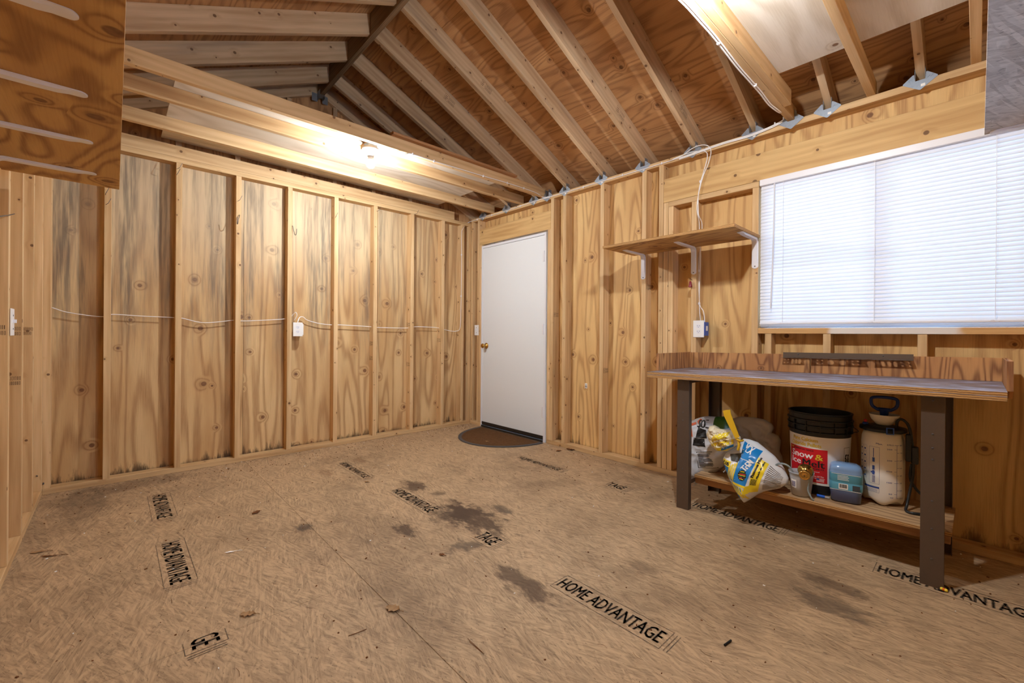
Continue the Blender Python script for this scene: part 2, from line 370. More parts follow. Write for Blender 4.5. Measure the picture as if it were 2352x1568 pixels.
def uvwood(bm, grain, off=None):
    """UV in metres, u along the grain axis; a random offset gives every piece its own figure"""
    uvl = bm.loops.layers.uv.verify()
    ou, ov = off if off else (random.uniform(0, 60), random.uniform(0, 60))
    g = Vector(grain).normalized()
    a = Vector((0, 0, 1)) if abs(g.z) < 0.8 else Vector((1, 0, 0))
    p = g.cross(a).normalized(); q = g.cross(p).normalized()
    for f in bm.faces:
        nrm = f.normal
        ng, np_, nq = abs(nrm.dot(g)), abs(nrm.dot(p)), abs(nrm.dot(q))
        for l in f.loops:
            c = l.vert.co
            if ng > max(np_, nq): uv = (c.dot(p) * 0.25 + 3.3, c.dot(q))
            elif np_ >= nq: uv = (c.dot(g), c.dot(q) + 7.7)
            else: uv = (c.dot(g), c.dot(p))
            l[uvl].uv = (uv[0] + ou, uv[1] + ov)
def board(name, x0, x1, y0, y1, z0, z1, grain, mat, parent, bev=0.0015, base=None):
    bm = NB(); addbox(bm, x0, x1, y0, y1, z0, z1, bev); bm.normal_update()
    uvwood(bm, {'x': (1, 0, 0), 'y': (0, 1, 0), 'z': (0, 0, 1)}[grain])
    return obj(name, bm, M[mat] if isinstance(mat, str) else mat, parent, base=base)
def lathe(bm, prof, c=(0, 0, 0), segs=40, axis='z', mi=0, sx=1.0, sy=1.0):
    rings = []
    for r, h in prof:
        ring = []
        for i in range(segs):
            a = 2 * PI * i / segs
            p = (r * math.cos(a) * sx, r * math.sin(a) * sy, h)
            if axis == 'y': p = (p[0], -p[2], p[1])
            elif axis == 'x': p = (p[2], p[1], -p[0])
            ring.append(bm.verts.new((p[0] + c[0], p[1] + c[1], p[2] + c[2])))
        rings.append(ring)
    for a, b in zip(rings, rings[1:]):
        for i in range(segs):
            f = bm.faces.new((a[i], a[(i + 1) % segs], b[(i + 1) % segs], b[i])); f.material_index = mi
    for ring, flip in ((rings[0], True), (rings[-1], False)):
        f = bm.faces.new(ring[::-1] if flip else ring); f.material_index = mi
    return rings
def smoothpath(pts, sub=6):
    P = [Vector(p) for p in pts]; out = []
    for i in range(len(P) - 1):
        p0, p1, p2, p3 = P[max(i - 1, 0)], P[i], P[i + 1], P[min(i + 2, len(P) - 1)]
        for k in range(sub):
            t = k / sub
            out.append(0.5 * ((2 * p1) + (p2 - p0) * t + (2 * p0 - 5 * p1 + 4 * p2 - p3) * t * t + (3 * p1 - p0 - 3 * p2 + p3) * t ** 3))
    out.append(P[-1]); return out
def tube(bm, pts, r, segs=8, flat=1.0, sub=6, mi=0):
    P = smoothpath(pts, sub) if sub > 1 else [Vector(p) for p in pts]
    rings = []; nrm = None
    for i, p in enumerate(P):
        t = (P[min(i + 1, len(P) - 1)] - P[max(i - 1, 0)])
        if t.length < 1e-9: t = Vector((0, 0, 1))
        t.normalize()
        if nrm is None:
            nrm = t.cross(Vector((0, 0, 1)))
            if nrm.length < 0.1: nrm = t.cross(Vector((0, 1, 0)))
        nrm = (nrm - t * nrm.dot(t)).normalized(); b = t.cross(nrm)
        rr = r(i / max(len(P) - 1, 1)) if callable(r) else r
        rings.append([bm.verts.new(p + (nrm * math.cos(2 * PI * k / segs) + b * math.sin(2 * PI * k / segs) * flat) * rr) for k in range(segs)])
    for a, c in zip(rings, rings[1:]):
        for k in range(segs):
            f = bm.faces.new((a[k], a[(k + 1) % segs], c[(k + 1) % segs], c[k])); f.material_index = mi
    bm.faces.new(rings[0][::-1]).material_index = mi; bm.faces.new(rings[-1]).material_index = mi
def prism(bm, poly, d0, d1, axis='y', mi=0):
    """poly of (a, b) extruded along an axis; axis y: (x, z), axis z: (x, y), axis x: (y, z)"""
    f3 = {'y': lambda a, b, d: (a, d, b), 'z': lambda a, b, d: (a, b, d), 'x': lambda a, b, d: (d, a, b)}[axis]
    A = [bm.verts.new(f3(a, b, d0)) for a, b in poly]; B = [bm.verts.new(f3(a, b, d1)) for a, b in poly]
    n = len(poly)
    fs = [bm.faces.new(A), bm.faces.new(B[::-1])]
    for i in range(n): fs.append(bm.faces.new((A[i], B[i], B[(i + 1) % n], A[(i + 1) % n])))
    for f in fs: f.material_index = mi
    bmesh.ops.recalc_face_normals(bm, faces=fs)
def curve_mesh(splines, extrude):
    """filled flat outline with holes, as mesh data (outline in xy, thickness in z)"""
    c = bpy.data.curves.new('outline', 'CURVE'); c.dimensions = '2D'; c.fill_mode = 'BOTH'; c.extrude = extrude
    for pts in splines:
        s = c.splines.new('POLY'); s.points.add(len(pts) - 1); s.use_cyclic_u = True
        for p, q in zip(s.points, pts): p.co = (q[0], q[1], 0, 1)
    o = bpy.data.objects.new('outline', c); COL.objects.link(o)
    me = bpy.data.meshes.new_from_object(o.evaluated_get(bpy.context.evaluated_depsgraph_get()))
    bpy.data.objects.remove(o); bpy.data.curves.remove(c); return me
TXT = {}
def text_geo(s, bold=0.0):
    """(verts, faces, width, height) of a string set in the built-in face, cap height 1"""
    if (s, bold) not in TXT:
        c = bpy.data.curves.new('type', 'FONT'); c.body = s; c.size = 1.0; c.offset = bold; c.resolution_u = 2
        o = bpy.data.objects.new('type', c); COL.objects.link(o)
        me = bpy.data.meshes.new_from_object(o.evaluated_get(bpy.context.evaluated_depsgraph_get()))
        vs = [Vector(v.co[:2]) for v in me.vertices]; fs = [tuple(p.vertices) for p in me.polygons]
        bpy.data.objects.remove(o); bpy.data.curves.remove(c); bpy.data.meshes.remove(me)
        x0 = min(v.x for v in vs); x1 = max(v.x for v in vs); y0 = min(v.y for v in vs); y1 = max(v.y for v in vs)
        TXT[(s, bold)] = ([((v.x - x0) / (x1 - x0), (v.y - y0) / (y1 - y0)) for v in vs], fs)
    return TXT[(s, bold)]
def lettering(bm, s, x, y, w, h, fn, bold=0.0, mi=0):
    """set s in the box (x, y, w, h) of a 2-D chart; fn maps the chart to space"""
    vs, fs = text_geo(s, 0.0)
    sh = 0.0 if bold < 0.01 else 0.034 * min(h, 6 * w / max(len(s), 1)) * min(1.6, bold / 0.03)
    for dx in ((-sh, 0.0, sh) if sh else (0.0,)):           # heavier weight: strokes widened sideways
        V = [bm.verts.new(fn(x + a * w + dx, y + b * h)) for a, b in vs]
        for f in fs:
            try: bm.faces.new([V[i] for i in f]).material_index = mi
            except ValueError: pass
def patch(bm, x0, y0, x1, y1, fn, nx=1, ny=1, mi=0):
    G = [[bm.verts.new(fn(x0 + (x1 - x0) * i / nx, y0 + (y1 - y0) * j / ny)) for j in range(ny + 1)] for i in range(nx + 1)]
    for i in range(nx):
        for j in range(ny): bm.faces.new((G[i][j], G[i + 1][j], G[i + 1][j + 1], G[i][j + 1])).material_index = mi
def outline(bm, x0, y0, x1, y1, t, fn, mi=0, nx=1):
    patch(bm, x0, y0, x1, y0 + t, fn, nx, 1, mi); patch(bm, x0, y1 - t, x1, y1, fn, nx, 1, mi)
    patch(bm, x0, y0 + t, x0 + t, y1 - t, fn, 1, 1, mi); patch(bm, x1 - t, y0 + t, x1, y1 - t, fn, 1, 1, mi)

# ================================================================== SETTING
XD, YC = 4.53, -3.50                       # stud faces of the wall behind the camera and of the wall left of it
ZA, ZB = 2.368, 2.413                      # undersides of the top plates
ROOFZ = lambda y: 2.503 - 0.462 * (y if y > -1.75 else -3.5 - y)   # underside of the rafters
RV = 0.154                                 # rafter depth measured upright

# ---- floor: oriented strand board sheets
floor = struct('floor')
XS = [-0.10, 2.335, 4.66]; YS = [0.10, -1.13, -2.35, -3.60]
sheets = {}
for i in range(2):
    for j in range(3):
        bm = NB(); g = 0.0006
        addbox(bm, XS[i] + g, XS[i + 1] - g, YS[j + 1] + g, YS[j] - g, -0.018, random.uniform(-0.0008, 0), 0.0012)
        sheets[(i, j)] = obj('osb_panel', bm, M['floor'], floor)
sub = board('subfloor', -0.2, 4.75, -3.7, 0.2, -0.06, -0.0195, 'x', 'plate', floor)

def print_on(i, j, x, y, w=0.505, h=0.118, clip=None, only=None, skew=0.0):
    """brand stamp HOME ADVANTAGE in its frame, printed flat on a floor sheet"""
    bm = NB(); fn = lambda a, b: (a, b, 0.0006)
    outline(bm, x, y, x + w, y + h, 0.0028, fn)
    for k in (0.012, 0.024): patch(bm, x + w + k, y + 0.004, x + w + k + 0.003, y + h - 0.008, fn)
    lettering(bm, 'HOME ADVANTAGE', x + 0.016, y + 0.022, w - 0.034, h - 0.044, fn, 0.032)
    if clip:
        for no in clip:
            geom = list(bm.verts) + list(bm.edges) + list(bm.faces)
            bmesh.ops.bisect_plane(bm, geom=geom, plane_co=(no[0], 0, 0), plane_no=(no[1], 0, 0), clear_outer=True)
    return obj('ink_print', bm, M['ink'], sheets[(i, j)])
print_on(1, 1, 2.912, -1.775); print_on(0, 1, 1.425, -1.785, h=0.122); print_on(0, 1, 0.572, -1.812, h=0.10)
print_on(0, 0, 1.42, -0.592, h=0.105); print_on(1, 0, 2.918, -0.485, h=0.125); print_on(1, 0, 3.832, -0.592, h=0.125)
print_on(0, 2, 0.475, -2.995, h=0.118); print_on(0, 2, 1.345, -3.0, h=0.118)
print_on(1, 1, 1.985, -1.765, h=0.13, clip=[(2.342, -1)]); print_on(1, 0, 1.99, -0.575, h=0.118, clip=[(2.342, -1)])
print_on(0, 2, 1.87, -2.98, h=0.125, clip=[(2.30, -1)])

# ---- left wall (gable end): plates, studs, sheathing
wl = struct('wall_left')
board('bottom_plate', -0.089, 0, YC, 0.0, 0, 0.038, 'y', 'plate', wl)
board('top_plate', -0.089, 0, YC, 0.0, ZA, ZA + 0.038, 'y', 'plate', wl)
for yc in (-3.484, -3.194, -2.797, -2.405, -2.012, -1.606, -1.211, -0.79, -0.397, -0.121, -0.019):
    w = random.uniform(-0.0015, 0.0015)
    board('stud', -0.089 + w, w, yc - 0.019, yc + 0.019, 0.038, ZA, 'z', 'stud', wl)
for y0, y1 in ((YC - 0.09, -2.35), (-2.35, -1.13), (-1.13, 0.09)):
    board('plywood_panel', -0.101, -0.0895, y0 + 0.001, y1 - 0.001, -0.02, 2.42, 'z', 'panel_left', wl, 0)
bm = NB()                                  # gable triangle above the plate
prism(bm, [(YC - 0.09, 2.422), (0.09, 2.422), (0.09, ROOFZ(0.09) + RV), (-1.75, ROOFZ(-1.75) + RV), (YC - 0.09, ROOFZ(YC - 0.09) + RV)], -0.101, -0.0895, 'x')
bm.normal_update(); uvwood(bm, (0, 0, 1)); obj('gable_panel', bm, M['roof'], wl)
for yc in (-2.797, -2.405, -2.012, -1.606, -1.211, -0.79):
    board('gable_stud', -0.089, -0.051, yc - 0.019, yc + 0.019, ZA + 0.039, ROOFZ(yc) - 0.006, 'z', 'rafter', wl)
# nails bent over at the stud tops
nm = NB(); tube(nm, [(0, 0, 0), (0.035, 0, 0), (0.045, 0.004, 0.004), (0.048, 0.018, 0.04)], 0.0016, 6, sub=1)
nme = bpy.data.meshes.new('bent_nail'); nm.to_mesh(nme); nm.free(); nme.materials.append(M['darkmetal'])
for px, py in ((243, 447), (243, 470), (406, 388), (406, 402), (546, 462), (770, 500), (865, 485), (952, 492)):
    p = at(px, py, 0, 0.0); share('bent_nail', nme, wl, p, (0, 0, random.uniform(-0.3, 0.3)))

# ---- right wall (door and window)
wr = struct('wall_right')
def studB(x0, x1, z0=0.038, z1=ZB, m='stud', nm_='stud'): board(nm_, x0, x1, 0.0, 0.089, z0, z1, 'z', m, wr)
board('bottom_plate', 0.0, 0.2, 0, 0.089, 0, 0.038, 'x', 'plate', wr); board('bottom_plate', 1.252, XD, 0, 0.089, 0, 0.038, 'x', 'plate', wr)
board('top_plate', 0.0, XD, 0, 0.089, ZB, ZB + 0.038, 'x', 'plate', wr)
for x0 in (0.002, 0.125, 1.29, 1.446, 1.879, 2.289, 2.437, 4.45): studB(x0, x0 + 0.038)
studB(0.165, 0.203, 0.038, 2.118); studB(1.251, 1.289, 0.038, 2.118)         # trimmers of the door
studB(2.479, 2.517, 0.038, 2.113); studB(2.5205, 2.5585, 0.038, 2.074); studB(2.702, 2.740, 0.038, 2.074)
studB(3.118, 3.156, 0.038, 2.074); studB(4.40, 4.438, 0.038, 2.113)
for x0 in (3.2, 3.518, 3.936, 4.345): studB(x0, x0 + 0.038, 0.038, 1.095, nm_='cripple_stud')
board('door_header', 0.164, 1.289, 0.001, 0.089, 2.119, 2.303, 'x', 'header', wr)
board('window_header', 2.476, 4.448, 0.001, 0.089, 2.115, 2.299, 'x', 'header', wr)
board('blocking', 2.519, 3.157, 0.0, 0.089, 2.075, 2.113, 'x', 'plate', wr)
def panB(x0, x1, z0, z1, m='panel'): board('plywood_panel', x0 + 0.0008, x1 - 0.0008, 0.0895, 0.101, z0, z1, 'z', m, wr, 0)
ZT = 2.45
panB(-0.10, 0.20, -0.02, ZT); panB(0.20, 1.255, 2.11, ZT); panB(1.255, 2.455, -0.02, ZT); panB(2.455, 3.165, -0.02, ZT)
panB(3.165, 4.395, -0.02, 1.10); panB(3.165, 4.395, 2.11, ZT); panB(4.395, 4.63, -0.02, ZT)
n = NT('sill_wood')                        # sill board: pine, with leaking daylight painted on as a white patch
_u = n.coord('UV'); _x = n.sep(n.coord('Object'))[0]; _w = n.noise(n.coord('Object'), 14.0, 3, dim='3D')
_m = n.m2('MULTIPLY', n.ramp(n.m2('MULTIPLY_ADD', _w, 0.06, _x), 3.56, 3.60), n.m2('SUBTRACT', 1.0, n.ramp(n.m2('MULTIPLY_ADD', _w, 0.06, _x), 4.10, 4.15)))
_f = n.noise(n.comb(n.m2('MULTIPLY', n.sep(_u)[0], 5.0), n.m2('MULTIPLY', n.sep(_u)[1], 200.0)), 1.0, 2)
M['sill'] = n.fin(n.mix(n.m2('MULTIPLY', _m, 0.85), n.mix(_f, srgb(216, 174, 118), srgb(188, 140, 86)), srgb(226, 222, 218)), 0.6, 0.3)
board('sill_plate', 3.158, 4.399, -0.002, 0.089, 1.096, 1.132, 'x', 'sill', wr)

# ---- door
dr = struct('door_1', (0.72, 0.02, 0))
bm = NB(); addbox(bm, 0.229, 1.206, 0.004, 0.046, 0.05, 2.072, 0.0015); obj('door_slab', bm, M['door'], dr)
for nm_, a in (('jamb', (0.206, 0.2275, -0.003, 0.098, 0.0, 2.10)), ('jamb', (1.2078, 1.2315, -0.003, 0.098, 0.0, 2.10)), ('head_jamb', (0.228, 1.2073, -0.003, 0.098, 2.0745, 2.10))):
    bm = NB(); addbox(bm, *a, 0.001); obj(nm_, bm, M['jamb'], dr)
bm = NB(); addbox(bm, 0.228, 1.2073, -0.012, 0.098, 0.0, 0.022, 0.002); addbox(bm, 0.232, 1.203, 0.012, 0.06, 0.022, 0.03, 0.001); obj('threshold', bm, M['bronze'], dr)
bm = NB(); addbox(bm, 0.230, 1.205, -0.002, 0.0035, 0.028, 0.062, 0.0005); obj('door_sweep', bm, M['bronze'], dr)
for z in (0.30, 1.13, 1.86):
    bm = NB(); lathe(bm, [(0.0055, z - 0.055), (0.006, z - 0.05), (0.006, z + 0.05), (0.0055, z + 0.055)], (1.207, -0.006, 0), 12)
    addbox(bm, 1.18, 1.2065, 0.0, 0.0036, z - 0.05, z + 0.05, 0.0005); hg = obj('hinge', bm, M['jamb'], dr)
kx, kz = 0.30, 0.942
bm = NB(); lathe(bm, [(0.034, 0.0), (0.034, 0.004), (0.030, 0.010), (0.014, 0.014), (0.011, 0.03), (0.012, 0.036), (0.022, 0.042), (0.027, 0.052), (0.026, 0.062), (0.018, 0.069), (0.004, 0.071)], (kx, 0.004, kz), 28, 'y')
obj('door_knob', bm, M['brass'], dr, True)

# ---- window behind the blind
wn = struct('window_1', (3.78, 0.06, 1.62))
def wbar(nm_, *a): bm = NB(); addbox(bm, *a, 0.003); return obj(nm_, bm, M['white'], wn)
wbar('window_frame', 3.158, 3.205, 0.045, 0.115, 1.134, 2.112); wbar('window_frame', 4.352, 4.398, 0.045, 0.115, 1.134, 2.112)
wbar('window_frame', 3.205, 4.352, 0.045, 0.115, 1.134, 1.175); wbar('window_frame', 3.205, 4.352, 0.045, 0.115, 2.07, 2.112)
wbar('meeting_rail', 3.755, 3.80, 0.055, 0.105, 1.175, 2.07)
for x0, x1, y in ((3.205, 3.755, 0.072), (3.80, 4.352, 0.09)):
    bm = NB(); addbox(bm, x0, x1, y, y + 0.004, 1.175, 2.07); obj('window_pane', bm, M['glass'], wn)

# ---- wall at the left edge (eave wall) and wall behind the camera
wc = struct('wall_near')
board('bottom_plate', 0.0, XD, YC - 0.089, YC, 0, 0.038, 'x', 'plate', wc)
board('top_plate', -0.089, XD, YC - 0.089, YC, ZB, ZB + 0.038, 'x', 'plate', wc)
for x0 in (0.425, 0.826, 1.222, 1.63, 2.04, 2.45, 2.86, 3.27, 3.68): board('stud', x0, x0 + 0.038, YC - 0.089, YC, 0.038, ZB, 'z', 'stud', wc)
board('stud', 0.002, 0.038, YC - 0.089, YC, 0.038, ZB, 'z', 'stud', wc)
for x0, x1 in ((-0.1, 1.24), (1.24, 2.46), (2.46, 3.68), (3.68, 4.63)):
    board('plywood_panel', x0 + 0.001, x1 - 0.001, YC - 0.101, YC - 0.0895, -0.02, ZT, 'z', 'panel', wc, 0)
wb = struct('wall_back')
board('bottom_plate', XD, XD + 0.089, YC, 0, 0, 0.038, 'y', 'plate', wb); board('top_plate', XD, XD + 0.089, YC, 0, ZB, ZB + 0.038, 'y', 'plate', wb)
for yc in (-2.8, -2.39, -0.75): board('stud', XD, XD + 0.089, yc - 0.019, yc + 0.019, 0.038, ZB, 'z', 'stud', wb)
WY0, WY1, WZ0, WZ1 = -2.25, -1.10, 0.97, 1.62
for yc in (WY0 - 0.0195, WY1 + 0.0195): board('stud', XD, XD + 0.089, yc - 0.019, yc + 0.019, 0.038, ZB, 'z', 'stud', wb)
for z0, z1 in ((WZ0 - 0.038, WZ0), (WZ1, WZ1 + 0.038)): board('sill_plate', XD, XD + 0.089, WY0, WY1, z0, z1, 'y', 'plate', wb)  # sill and head plates of the added fill window
for y0, y1, z0, z1 in ((YC - 0.09, WY0, -0.02, 2.45), (WY1, 0.09, -0.02, 2.45), (WY0, WY1, -0.02, WZ0), (WY0, WY1, WZ1, 2.45)):
    board('plywood_panel', XD + 0.0895, XD + 0.101, y0 + 0.0005, y1 - 0.0005, z0, z1 - 0.0005, 'z', 'panel', wb, 0)
bm = NB(); prism(bm, [(YC - 0.09, 2.45), (0.09, 2.45), (0.09, ROOFZ(0.09) + RV), (-1.75, ROOFZ(-1.75) + RV), (YC - 0.09, ROOFZ(YC - 0.09) + RV)], XD + 0.0895, XD + 0.101, 'x')
bm.normal_update(); uvwood(bm, (0, 0, 1)); obj('gable_panel', bm, M['panel'], wb)
wn2 = struct('added_fill_window', (XD + 0.06, -1.675, 1.295))  # unseen window, added to give cool fill light from behind
for a in ((WY0, WY0 + 0.03, WZ0, WZ1), (WY1 - 0.03, WY1, WZ0, WZ1), (WY0 + 0.03, WY1 - 0.03, WZ0, WZ0 + 0.03), (WY0 + 0.03, WY1 - 0.03, WZ1 - 0.03, WZ1)):
    bm = NB(); addbox(bm, XD + 0.045, XD + 0.11, *a, 0.002); obj('window_frame', bm, M['white'], wn2)
bm = NB(); addbox(bm, XD + 0.07, XD + 0.074, WY0 + 0.03, WY1 - 0.03, WZ0 + 0.03, WZ1 - 0.03); obj('window_pane', bm, M['glass'], wn2)

# ---- outer skin: lap siding and soffits, added outside the framing to stop daylight leaks
for nm_, par, a in (('added_siding', wl, (-0.13, -0.1015, -3.65, 0.14, -0.3, 3.2)), ('added_siding', wb, (XD + 0.102, XD + 0.13, -3.65, WY0 - 0.01, -0.3, 3.2)), ('added_siding', wb, (XD + 0.102, XD + 0.13, WY1 + 0.01, 0.14, -0.3, 3.2)), ('added_siding', wb, (XD + 0.102, XD + 0.13, WY0 - 0.01, WY1 + 0.01, -0.3, WZ0 - 0.01)), ('added_siding', wb, (XD + 0.102, XD + 0.13, WY0 - 0.01, WY1 + 0.01, WZ1 + 0.01, 3.2)), ('added_siding', wc, (-0.13, 4.66, -3.63, -3.602, -0.3, 2.327)),
                    ('added_siding', wr, (-0.13, 0.19, 0.1015, 0.13, -0.3, 2.327)), ('added_siding', wr, (0.19, 1.25, 0.1015, 0.13, 2.11, 2.327)), ('added_siding', wr, (1.25, 3.16, 0.1015, 0.13, -0.3, 2.327)),
                    ('added_siding', wr, (3.16, 4.40, 0.1015, 0.13, -0.3, 1.13)), ('added_siding', wr, (3.16, 4.40, 0.1015, 0.13, 2.115, 2.327)), ('added_siding', wr, (4.40, 4.66, 0.1015, 0.13, -0.3, 2.327)),
                    ('added_soffit', wr, (-0.25, 4.75, 0.1015, 0.34, 2.328, 2.338)), ('added_soffit', wc, (-0.25, 4.75, -3.84, -3.6015, 2.328, 2.338)), ('added_fascia', wr, (-0.25, 4.75, 0.34, 0.36, 2.32, 2.498)), ('added_fascia', wc, (-0.25, 4.75, -3.86, -3.84, 2.32, 2.498))):
    bm = NB(); addbox(bm, *a); bm.normal_update(); uvwood(bm, (1, 0, 0)); obj(nm_, bm, M['plate'], par)
# exterior ground, hardly seen; made pale to bounce daylight up into the room
bm = NB(); addbox(bm, -12, 16, -16, 14, -0.42, -0.32); tag(obj('ground', bm, plain('pale_bounce_ground', srgb(196, 200, 208), 0.9, 0.1, speck=0.2)), kind='structure')

# ---- roof: ridge, rafters, sheathing, ties, joists
ce = struct('ceiling')
board('ridge_beam', -0.088, 4.61, -1.769, -1.731, 3.283, 3.462, 'x', 'ridge', ce)
RX = [-0.07, 0.22, 0.632, 1.05, 1.465, 1.884, 2.292, 2.705, 3.114, 3.529, 3.937, 4.35]
ang = math.atan(0.462)
def rafter(x, side):
    L0 = -0.086; L1 = 1.7305
    bm = NB()
    ys = [(L0, ROOFZ(-L0 * 0 - 0) )]
    f = (lambda y: y) if side > 0 else (lambda y: -3.5 - y)
    zf = lambda y: 2.503 - 0.462 * y
    ya, yb = 0.335, -1.7305
    poly = [(ya, zf(ya)), (yb, zf(yb)), (yb, zf(yb) + RV), (ya, zf(ya) + RV)]
    prism(bm, [(f(a), b) for a, b in poly], x - 0.019, x + 0.019, 'x')
    bmesh.ops.bevel(bm, geom=list(bm.edges), offset=0.0015, segments=1, affect='EDGES')
    bm.normal_update(); uvwood(bm, (0, -math.cos(ang) * side, math.sin(ang)))
    return obj('rafter', bm, M['rafter'], ce)
for x in RX: rafter(x, 1); rafter(x, -1)
for side in (1, -1):
    f = (lambda y: y) if side > 0 else (lambda y: -3.5 - y)
    zf = lambda y: 2.503 - 0.462 * y + RV + 0.0006
    ysplit = [0.36, -0.30, -1.41, -1.751]
    for k in range(3):
        xs = [-0.25, 1.465, 3.905, 4.75] if k % 2 else [-0.25, 0.63, 3.114, 4.75]
        for x0, x1 in zip(xs, xs[1:]):
            y0, y1 = ysplit[k] - 0.0012, ysplit[k + 1] + 0.0012
            bm = NB(); prism(bm, [(f(y0), zf(y0)), (f(y1), zf(y1)), (f(y1), zf(y1) + 0.0125), (f(y0), zf(y0) + 0.0125)], x0 + 0.0015, x1 - 0.0015, 'x')
            bm.normal_update(); uvwood(bm, (1, 0, 0)); obj('roof_panel', bm, M['roof'], ce)
    # shingle deck above the sheathing keeps daylight out
    bm = NB(); y0, y1 = 0.42, -1.752
    prism(bm, [(f(y0), zf(y0) + 0.014), (f(y1), zf(y1) + 0.014), (f(y1), zf(y1) + 0.03), (f(y0), zf(y0) + 0.03)], -0.3, 4.8, 'x')
    obj('roof_covering', bm, M['rubber'], ce)
JX = [(1.162, 1.20, -3.50, 0.02), (0.847, 0.885, -3.50, 0.02), (0.37, 0.408, -3.50, 0.02), (3.319, 3.357, -3.50, 0.05), (3.358, 3.396, -3.3, -0.215), (3.715, 3.753, -3.50, 0.05), (4.122, 4.16, -3.50, 0.05)]
for x0, x1, y0, y1 in JX: board('joist', x0, x1, y0, y1, 2.4515, 2.5405, 'y', 'joist', ce, 0.002)
board('ledger_board', -0.038, -0.0005, -3.40, -0.246, ZA + 0.039, ZA + 0.039 + 0.09, 'y', 'joist', ce, 0.002)
# galvanised rafter ties on the plate
bm = NB()
for s in (-1, 1):
    prism(bm, [(0, -0.052), (0.005 * s, -0.050), (0.068 * s, -0.004), (0.068 * s, 0.002), (0.029 * s, 0.036), (0.0235 * s, 0.036), (0.0213 * s, 0.0), (0, 0.0)], -0.0022, -0.0005, 'y')
    addbox(bm, min(0.0195 * s, 0.0213 * s), max(0.0195 * s, 0.0213 * s), -0.0022, 0.04, 0.0, 0.065)
    for q in (0.030, 0.041):
        prism(bm, [(q * s, 0.002), ((q + 0.009) * s, 0.012), ((q + 0.007) * s, 0.0145), ((q - 0.002) * s, 0.0045)], -0.0040, -0.0022, 'y')
tme = bpy.data.meshes.new('rafter_tie'); bm.to_mesh(tme); bm.free(); tme.materials.append(M['steel'])
bm = NB(); addbox(bm, 0.003, 0.02, -0.0030, -0.0022, -0.036, -0.022)
sme = bpy.data.meshes.new('tie_sticker'); bm.to_mesh(sme); bm.free(); sme.materials.append(M['paper'])
for x in (0.22, 0.632, 1.05, 1.465, 1.884, 2.292, 2.705, 3.114, 3.529, 3.937):
    o = share('rafter_tie', tme, ce, (x, 0, ZB + 0.040)); share('tie_sticker', sme, o, (x, 0, ZB + 0.040))
for x in (1.2405, 3.34): share('rafter_tie', tme, ce, (x, -0.0024, ZB + 0.036))
bm = NB()                                   # hanger under the far end of the ridge
for s in (-1, 1):
    addbox(bm, -0.05, -0.0485, -1.75 + 0.022 * s - 0.05 * (s < 0), -1.75 + 0.022 * s + 0.05 * (s > 0), 3.235, 3.31)
    addbox(bm, -0.05, 0.02, -1.75 + 0.0205 * s - 0.0008, -1.75 + 0.0205 * s + 0.0008, 3.25, 3.33)
addbox(bm, -0.05, 0.02, -1.771, -1.729, 3.279, 3.2815); obj('beam_hanger', bm, M['steel'], ce)

# ================================================================== THINGS
# ---- two bare bulbs on porcelain lampholders
def lamp(x, y, label):
    z = 2.452
    t = thing('ceiling_bulb_fixture', label, 'light', (x, y, z), 'bare bulb fixtures under the joists')
    bm = NB(); lathe(bm, [(0.05, z + 0.026), (0.052, z + 0.03), (0.052, z + 0.045), (0.05, z + 0.049)], (x, y, 0), 8); obj('junction_box', bm, M['steel'], t)
    bm = NB(); lathe(bm, [(0.062, z + 0.025), (0.064, z + 0.018), (0.060, z + 0.008), (0.034, z - 0.002), (0.026, z - 0.012), (0.026, z - 0.034), (0.022, z - 0.036)], (x, y, 0), 32); obj('lamp_base', bm, M['plastic'], t, True)
    bm = NB(); lathe(bm, [(0.015, z - 0.034), (0.018, z - 0.040), (0.026, z - 0.060), (0.0295, z - 0.078)], (x, y, 0), 28); obj('bulb_neck', bm, M['plastic'], t, True)
    bm = NB(); lathe(bm, [(0.0296, z - 0.0785), (0.0305, z - 0.085), (0.030, z - 0.096), (0.026, z - 0.108), (0.018, z - 0.117), (0.008, z - 0.1215), (0.001, z - 0.122)], (x, y, 0), 28); obj('bulb', bm, M['bulb'], t, True)
lamp(1.02, -1.735, 'lit bare bulb on white lampholder under the joists by the studded wall')
lamp(3.50, -1.62, 'lit bare bulb on white lampholder under the joists near the window')
board('bulb_bridge', 3.397, 3.714, -1.639, -1.601, 2.5015, 2.5402, 'x', 'joist', ce)
board('bulb_bridge', 0.886, 1.161, -1.754, -1.716, 2.5015, 2.5402, 'x', 'joist', ce)

# ---- loose plywood sheets lying on the joists as storage lofts, and a length of trim
def sheet(name, x0, x1, y0, y1, z0, z1, mat, label, cat, grain='y', group=None):
    o = board(name, x0, x1, y0, y1, z0, z1, grain, mat, None, 0.0008, base=(x0, y1, z0)); return tag(o, label, cat, group)
sheet('plywood_sheet', -0.035, 1.17, -2.905, -0.455, 2.541, 2.5535, 'loft', 'pale plywood sheet lying on the joists over the lit bulb', 'plywood')
sheet('plywood_sheet', 3.30, 4.50, -2.905, -0.445, 2.541, 2.5535, 'loft', 'pale plywood sheet lying on the joists above the window', 'plywood')
bm = NB()
prism(bm, [(1.182, 2.541), (1.236, 2.541), (1.240, 2.546), (1.238, 2.558), (1.228, 2.564), (1.182, 2.564)], -1.66, -0.41, 'y')
bm.normal_update(); uvwood(bm, (0, 1, 0)); tag(obj('trim_strip', bm, M['trim'], None, base=(1.2, -1.0, 2.541)), 'long brown wood moulding strip lying on top of the nearest joist', 'moulding')

